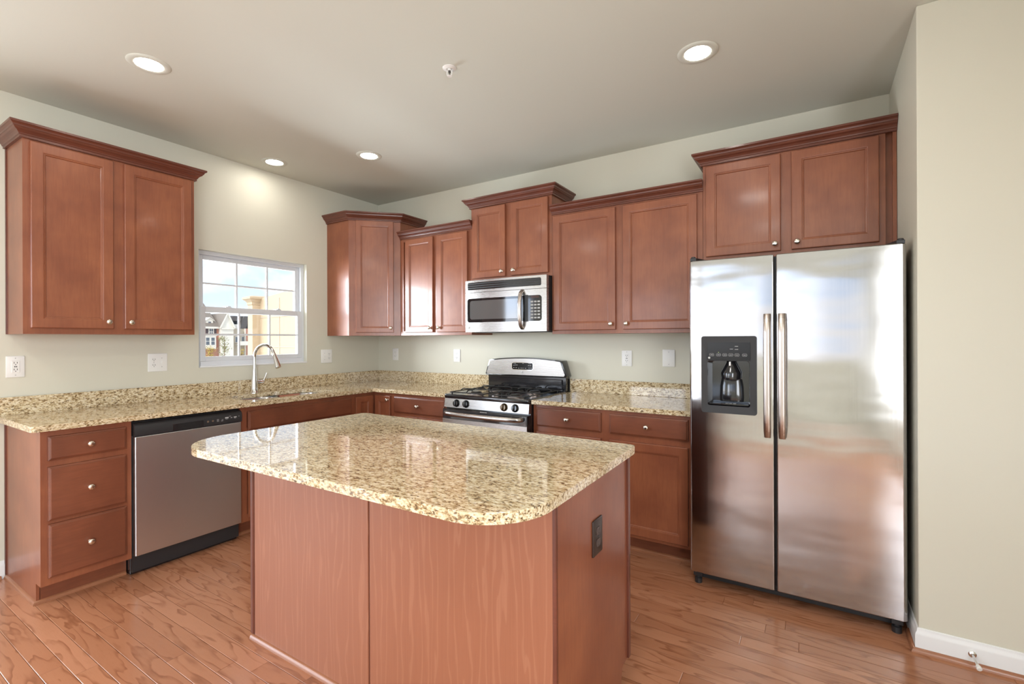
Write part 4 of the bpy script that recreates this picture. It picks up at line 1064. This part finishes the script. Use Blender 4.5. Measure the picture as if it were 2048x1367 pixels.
def px40(y, z, X=-96.0):      # a place measured on the far street front, moved out to its true distance
    k = (X - 3.87) / (-40 - 3.87); return -3.514 + (y + 3.514) * k, 1.332 + (z - 1.332) * k
def far_houses():
    X = -96.0
    # brick townhouse with dormers and a white gable bay
    y0, _ = px40(13.6, 0); y1, ze = px40(18.172, 2.515); yp, zp = px40(18.72, 3.70); y2, _ = px40(19.25, 2.5)
    t = thing('townhouse', 'red brick townhouse with white gable and dormers, seen through the left panes of the window', 'house', (X, y0, -4.0)); g = 4.0
    bm = BM(); box(bm, -12, 0, 0, 0, y1 - y0, ze + g); link_obj('brick_wall', bm, M['brick'], t)
    bm = BM(); prism(bm, [(0, 0), (.6, ze + g), (.6, ze + g)][:0] or [(.35, ze + g - .15), (.35, ze + g + .1), (-6, ze + g + 5.2), (-12.4, ze + g + .1), (-12.4, ze + g - .15)], 'y', -.3, y1 - y0) if False else None
    pts = [(.45, ze + g), (-6.0, ze + g + 5.0), (-12.4, ze + g)]
    A = [bm.verts.new((x, -.3, z)) for x, z in pts]; B = [bm.verts.new((x, y1 - y0, z)) for x, z in pts]
    bm.faces.new(A); bm.faces.new(B[::-1])
    for i in range(3): bm.faces.new((A[i], A[(i + 1) % 3], B[(i + 1) % 3], B[i]))
    link_obj('roof', bm, M['roof'], t)
    bm = BM(); box(bm, .02, -.3, ze + g - .35, .5, y1 - y0, ze + g + .02); link_obj('cornice', bm, M['siding_w'], t)
    a, b = y1 - y0, y2 - y0; mid = yp - y0
    bm = BM(); prism(bm, [(a, 0), (b, 0), (b, ze + g), (mid, zp + g - .15), (a, ze + g)], 'x', -11.9, .8); link_obj('gable_wall', bm, M['siding_w'], t)
    bm = BM(); gr = BM()
    for (ya, za, yb, zb) in ((a - .15, ze + g - .1, mid, zp + g), (mid, zp + g, b + .15, ze + g - .1)):
        dy, dz = yb - ya, zb - za; L = math.hypot(dy, dz); ny, nz = -dz / L * .14, dy / L * .14
        prism(gr, [(ya, za), (yb, zb), (yb + ny, zb + nz), (ya + ny, za + nz)], 'x', -12, 1.02); prism(bm, [(ya, za - .25), (yb, zb - .25), (yb + ny * .9, zb + nz * .9), (ya + ny * .9, za + nz * .9)], 'x', .8, 1.1)
    box(bm, .8, a, ze + g - .45, 1.05, b, ze + g - .2)
    link_obj('gable_trim', bm, M['siding_w'], t); link_obj('gable_roof', gr, M['roof'], t)
    def win(yc, zc, w, h, x=0.0, sh=True, name='window'):
        bm = BM(); box(bm, x, yc - w / 2 - .12, zc - h / 2 - .12, x + .08, yc + w / 2 + .12, zc + h / 2 + .12); o = link_obj(name, bm, M['siding_w'], t)
        bm = BM()
        for sy in (-1, 1):
            for sz in (-1, 1): box(bm, x + .08, yc + sy * w / 4 - w * .2, zc + sz * h / 4 - h * .2, x + .10, yc + sy * w / 4 + w * .2, zc + sz * h / 4 + h * .2)
        link_obj('pane', bm, M['pane'], o)
        if sh:
            bm = BM()
            for sy in (-1, 1): box(bm, x, yc + sy * (w / 2 + .38) - .24, zc - h / 2 - .1, x + .06, yc + sy * (w / 2 + .38) + .24, zc + h / 2 + .1)
            link_obj('shutter', bm, M['shutter'], o)
    for yy in (17.55, 16.55, 15.6, 14.6):
        yc, zc = px40(yy, 2.08); win(yc - y0, zc + g, .75, 1.35)
        yd, zd = px40(yy, 2.86)
        bm = BM(); yy_ = yd - y0; zz = zd + g
        prism(bm, [(yy_ - .65, zz - .95), (yy_ + .65, zz - .95), (yy_ + .65, zz + .45), (yy_, zz + .95), (yy_ - .65, zz + .45)], 'x', -4.0, -.55); dm = link_obj('dormer', bm, M['siding_w'], t)
        bm = BM(); prism(bm, [(yy_ - .85, zz + .35), (yy_, zz + .95), (yy_ + .85, zz + .35), (yy_ + .85, zz + .47), (yy_, zz + 1.1), (yy_ - .85, zz + .47)], 'x', -4.0, -.40); link_obj('dormer_roof', bm, M['siding_w'], dm)
        bm = BM(); box(bm, -.55, yy_ - .24, zz - .55, -.52, yy_ + .24, zz + .25); link_obj('pane', bm, M['pane'], dm)
    for yy in (17.30, 15.3):
        yc, zc = px40(yy, 1.16); yb = yc - y0; zb = zc + g
        bm = BM(); box(bm, 0, yb - 1.05, zb - 1.25, .9, yb + 1.05, zb + 1.3); box(bm, 0, yb - 1.2, zb + 1.3, 1.0, yb + 1.2, zb + 1.5); bw = link_obj('bay_window', bm, M['siding_w'], t)
        bm = BM()
        for sy in (-.5, .5):
            for sz in (-.1, .65): box(bm, .9, yb + sy * .95 - .30, zb + sz - .32, .93, yb + sy * .95 + .30, zb + sz + .32)
        link_obj('pane', bm, M['pane'], bw)
    # darker townhouse with a balcony
    y3, _ = px40(19.62, 0); y4, _ = px40(20.62, 0); y5, _ = px40(21.6, 0); _, zr = px40(0, 3.56); _, zb = px40(0, 2.42); X2 = -97.0
    t = thing('townhouse', 'tan and brick townhouse with dark roof and roof balcony, behind the window\'s middle panes', 'house', (X2, y3, -4.0))
    w1, w2 = y4 - y3, y5 - y3
    bm = BM(); box(bm, -10, .02, 0, 0, w1, zb + g); link_obj('tan_wall', bm, M['siding_t'], t)
    bm = BM(); box(bm, -10, w1, 0, .3, w2, zb + g); link_obj('brick_wall', bm, M['brick'], t)
    bm = BM(); prism(bm, [(.02, zb + g), (w2, zb + g), (w2, zr + g), (.02, zr + g)], 'x', -10, -2.0)
    prism(bm, [(.02, zr + g - 1.0), (w2, zr + g - 1.0), (w2, zr + g), (.02, zr + g)], 'x', -2.0, -.4)
    prism(bm, [(w1 - .9, zb + g), (w1 + .3, zb + g), (w1 + 1.2, zr + g), (w1 + .0, zr + g)], 'x', -2.0, .1)
    link_obj('roof', bm, M['roof_dark'], t)
    bm = BM(); box(bm, -1.95, .3, zb + g + .1, -1.9, w1 - .6, zr + g - 1.0); link_obj('balcony_wall', bm, M['siding_t'], t)
    bm = BM(); box(bm, -1.9, .9, zb + g + .7, -1.86, 1.9, zb + g + 1.55); link_obj('balcony_door', bm, M['pane'], t)
    bm = BM(); box(bm, .0, .2, zb + g + .75, .06, w1 - .9, zb + g + .85)
    for i in range(10): yy = .3 + i * (w1 - 1.2) / 9; box(bm, .01, yy, zb + g, .05, yy + .09, zb + g + .75)
    link_obj('railing', bm, M['siding_w'], t)
    bm = BM(); box(bm, .0, w1 - .05, 0, .38, w1 + .12, zb + g); link_obj('downspout', bm, M['siding_w'], t)
    def win2(yc, zc):
        bm = BM(); box(bm, 0, yc - .55, zc - .65, .08, yc + .55, zc + .65); o = link_obj('window', bm, M['siding_w'], t)
        bm = BM(); box(bm, .08, yc - .45, zc - .55, .10, yc - .04, zc + .55); box(bm, .08, yc + .04, zc - .55, .10, yc + .45, zc + .55); link_obj('pane', bm, M['pane'], o)
    _, zw = px40(0, 1.42)
    for yy in (.9, 2.2): win2(yy, zw + g)
    _, z2 = px40(0, .93)
    bm = BM(); box(bm, .0, .2, z2 + g - .1, 1.4, 2.4, z2 + g + .1); box(bm, 1.34, .2, z2 + g + .1, 1.4, 2.4, z2 + g + .75); link_obj('porch_balcony', bm, M['siding_w'], t)
    bm = BM()
    for yy in (.25, 2.3): box(bm, 1.25, yy, 0, 1.4, yy + .14, z2 + g - .1)
    link_obj('porch_post', bm, M['siding_w'], t)
far_houses()

def beige_building():
    A = Vector((-9.11, 3.995, 0)); d = Vector((1.824, -.233, 0)).normalized(); nrm = Vector((d.y, -d.x, 0))   # toward the kitchen
    ang = math.atan2(d.y, d.x)
    t = thing('neighbouring_building', 'cream-sided neighbouring building with a capped corner pilaster, outside the window at right', 'building', (A.x, A.y, -4.0), ang)
    # local x along the wall, local -y toward the kitchen
    PW, PD = .30, .20
    g = 4.0
    bm = BM(); prism(bm, [(0, 0), (7.0, 0), (7.0, g + 2.95), (0, g + 2.49)], 'y', 0, 4.0); link_obj('wall', bm, M['stucco'], t)
    bm = BM()
    for z in (.35, 1.15, 1.95): box(bm, .0, -.012, g + z, 7.0, 0.0, g + z + .02)
    for x in (1.15, 2.6): box(bm, x, -.012, 0, x + .02, 0.0, g + 2.45)
    link_obj('siding_joint', bm, M['siding_t'], t)
    bm = BM(); box(bm, -PW, -PD, 0, 0, 1.0, g + 2.38); pl = link_obj('pilaster', bm, M['stucco'], t)
    bm = BM()
    R = lambda o_, z: [(x, y, z) for x, y in ((-PW - o_, -PD - o_), (o_, -PD - o_), (o_, 1.0 + o_), (-PW - o_, 1.0 + o_))]
    loops(bm, [R(.002, g + 2.30), R(.02, g + 2.32), R(.02, g + 2.38), R(.07, g + 2.44), R(.11, g + 2.47), R(.11, g + 2.52), R(0, g + 2.56)]); link_obj('pilaster_cap', bm, M['stucco'], pl)
    bm = BM(); prism(bm, [(2.0, g + 2.4), (9.0, g + 2.6), (9.0, g + 4.0), (2.2, g + 3.55), (2.0, g + 3.0)], 'y', 4.5, 9.0); link_obj('roof', bm, M['roof_dark'], t)
beige_building()

def tree(name, label, X, y40, z40, h, spread, mm, nleaf, seed):
    rnd = random.Random(seed); y, z = px40(y40, z40, X)
    t = thing(name, label, 'tree', (X, y, -4.0))
    H_ = z + 4.0
    bm = BM(); tube(bm, [(0, 0, 0), (.05, .02, H_ * .4), (-.03, .05, H_ * .75), (0, 0, H_)], [.09, .07, .045, .015], 8)
    tips = []
    for i in range(14):
        z0 = H_ * rnd.uniform(.35, .85); a = rnd.uniform(0, 2 * PI); L = spread * rnd.uniform(.4, 1.0); e_ = Vector((math.cos(a) * L * .7, math.sin(a) * L * .7, z0 + L * .7)); tube(bm, [(0, 0, z0), tuple(e_ * .5 + Vector((0, 0, z0)) * .5), tuple(e_)], [.03, .02, .008], 6); tips.append((Vector((0, 0, z0)), e_))
    link_obj('trunk', bm, M['bark'], t, 60)
    bm = BM()
    for i in range(nleaf):
        a, b = rnd.choice(tips); p = a.lerp(b, rnd.uniform(.3, 1.1)) + Vector((rnd.gauss(0, .22), rnd.gauss(0, .22), rnd.gauss(0, .22))) * spread
        n = Vector((rnd.gauss(0, 1), rnd.gauss(0, 1), rnd.gauss(0, 1))).normalized(); u = n.orthogonal().normalized(); v = n.cross(u); s = rnd.uniform(.07, .14)
        vs = [bm.verts.new(p + u * s * cu + v * s * .6 * cv) for cu, cv in ((-1, 0), (0, -1), (1, 0), (0, 1))]; bm.faces.new(vs)
    link_obj('foliage', bm, M[mm], t)
tree('autumn_tree', 'yellow-leaved tree in front of the brick townhouse, low in the left panes', -80, 17.45, 1.0, 4, 1.1, 'leaf', 420, 1)
tree('autumn_tree', 'thin olive tree before the white gable wall of the townhouse', -82, 18.62, 1.85, 5, 1.3, 'leaf2', 380, 2)
tree('autumn_tree', 'low golden shrub-like tree in front of the tan townhouse porch', -84, 20.15, .75, 4, .8, 'leaf', 200, 3)
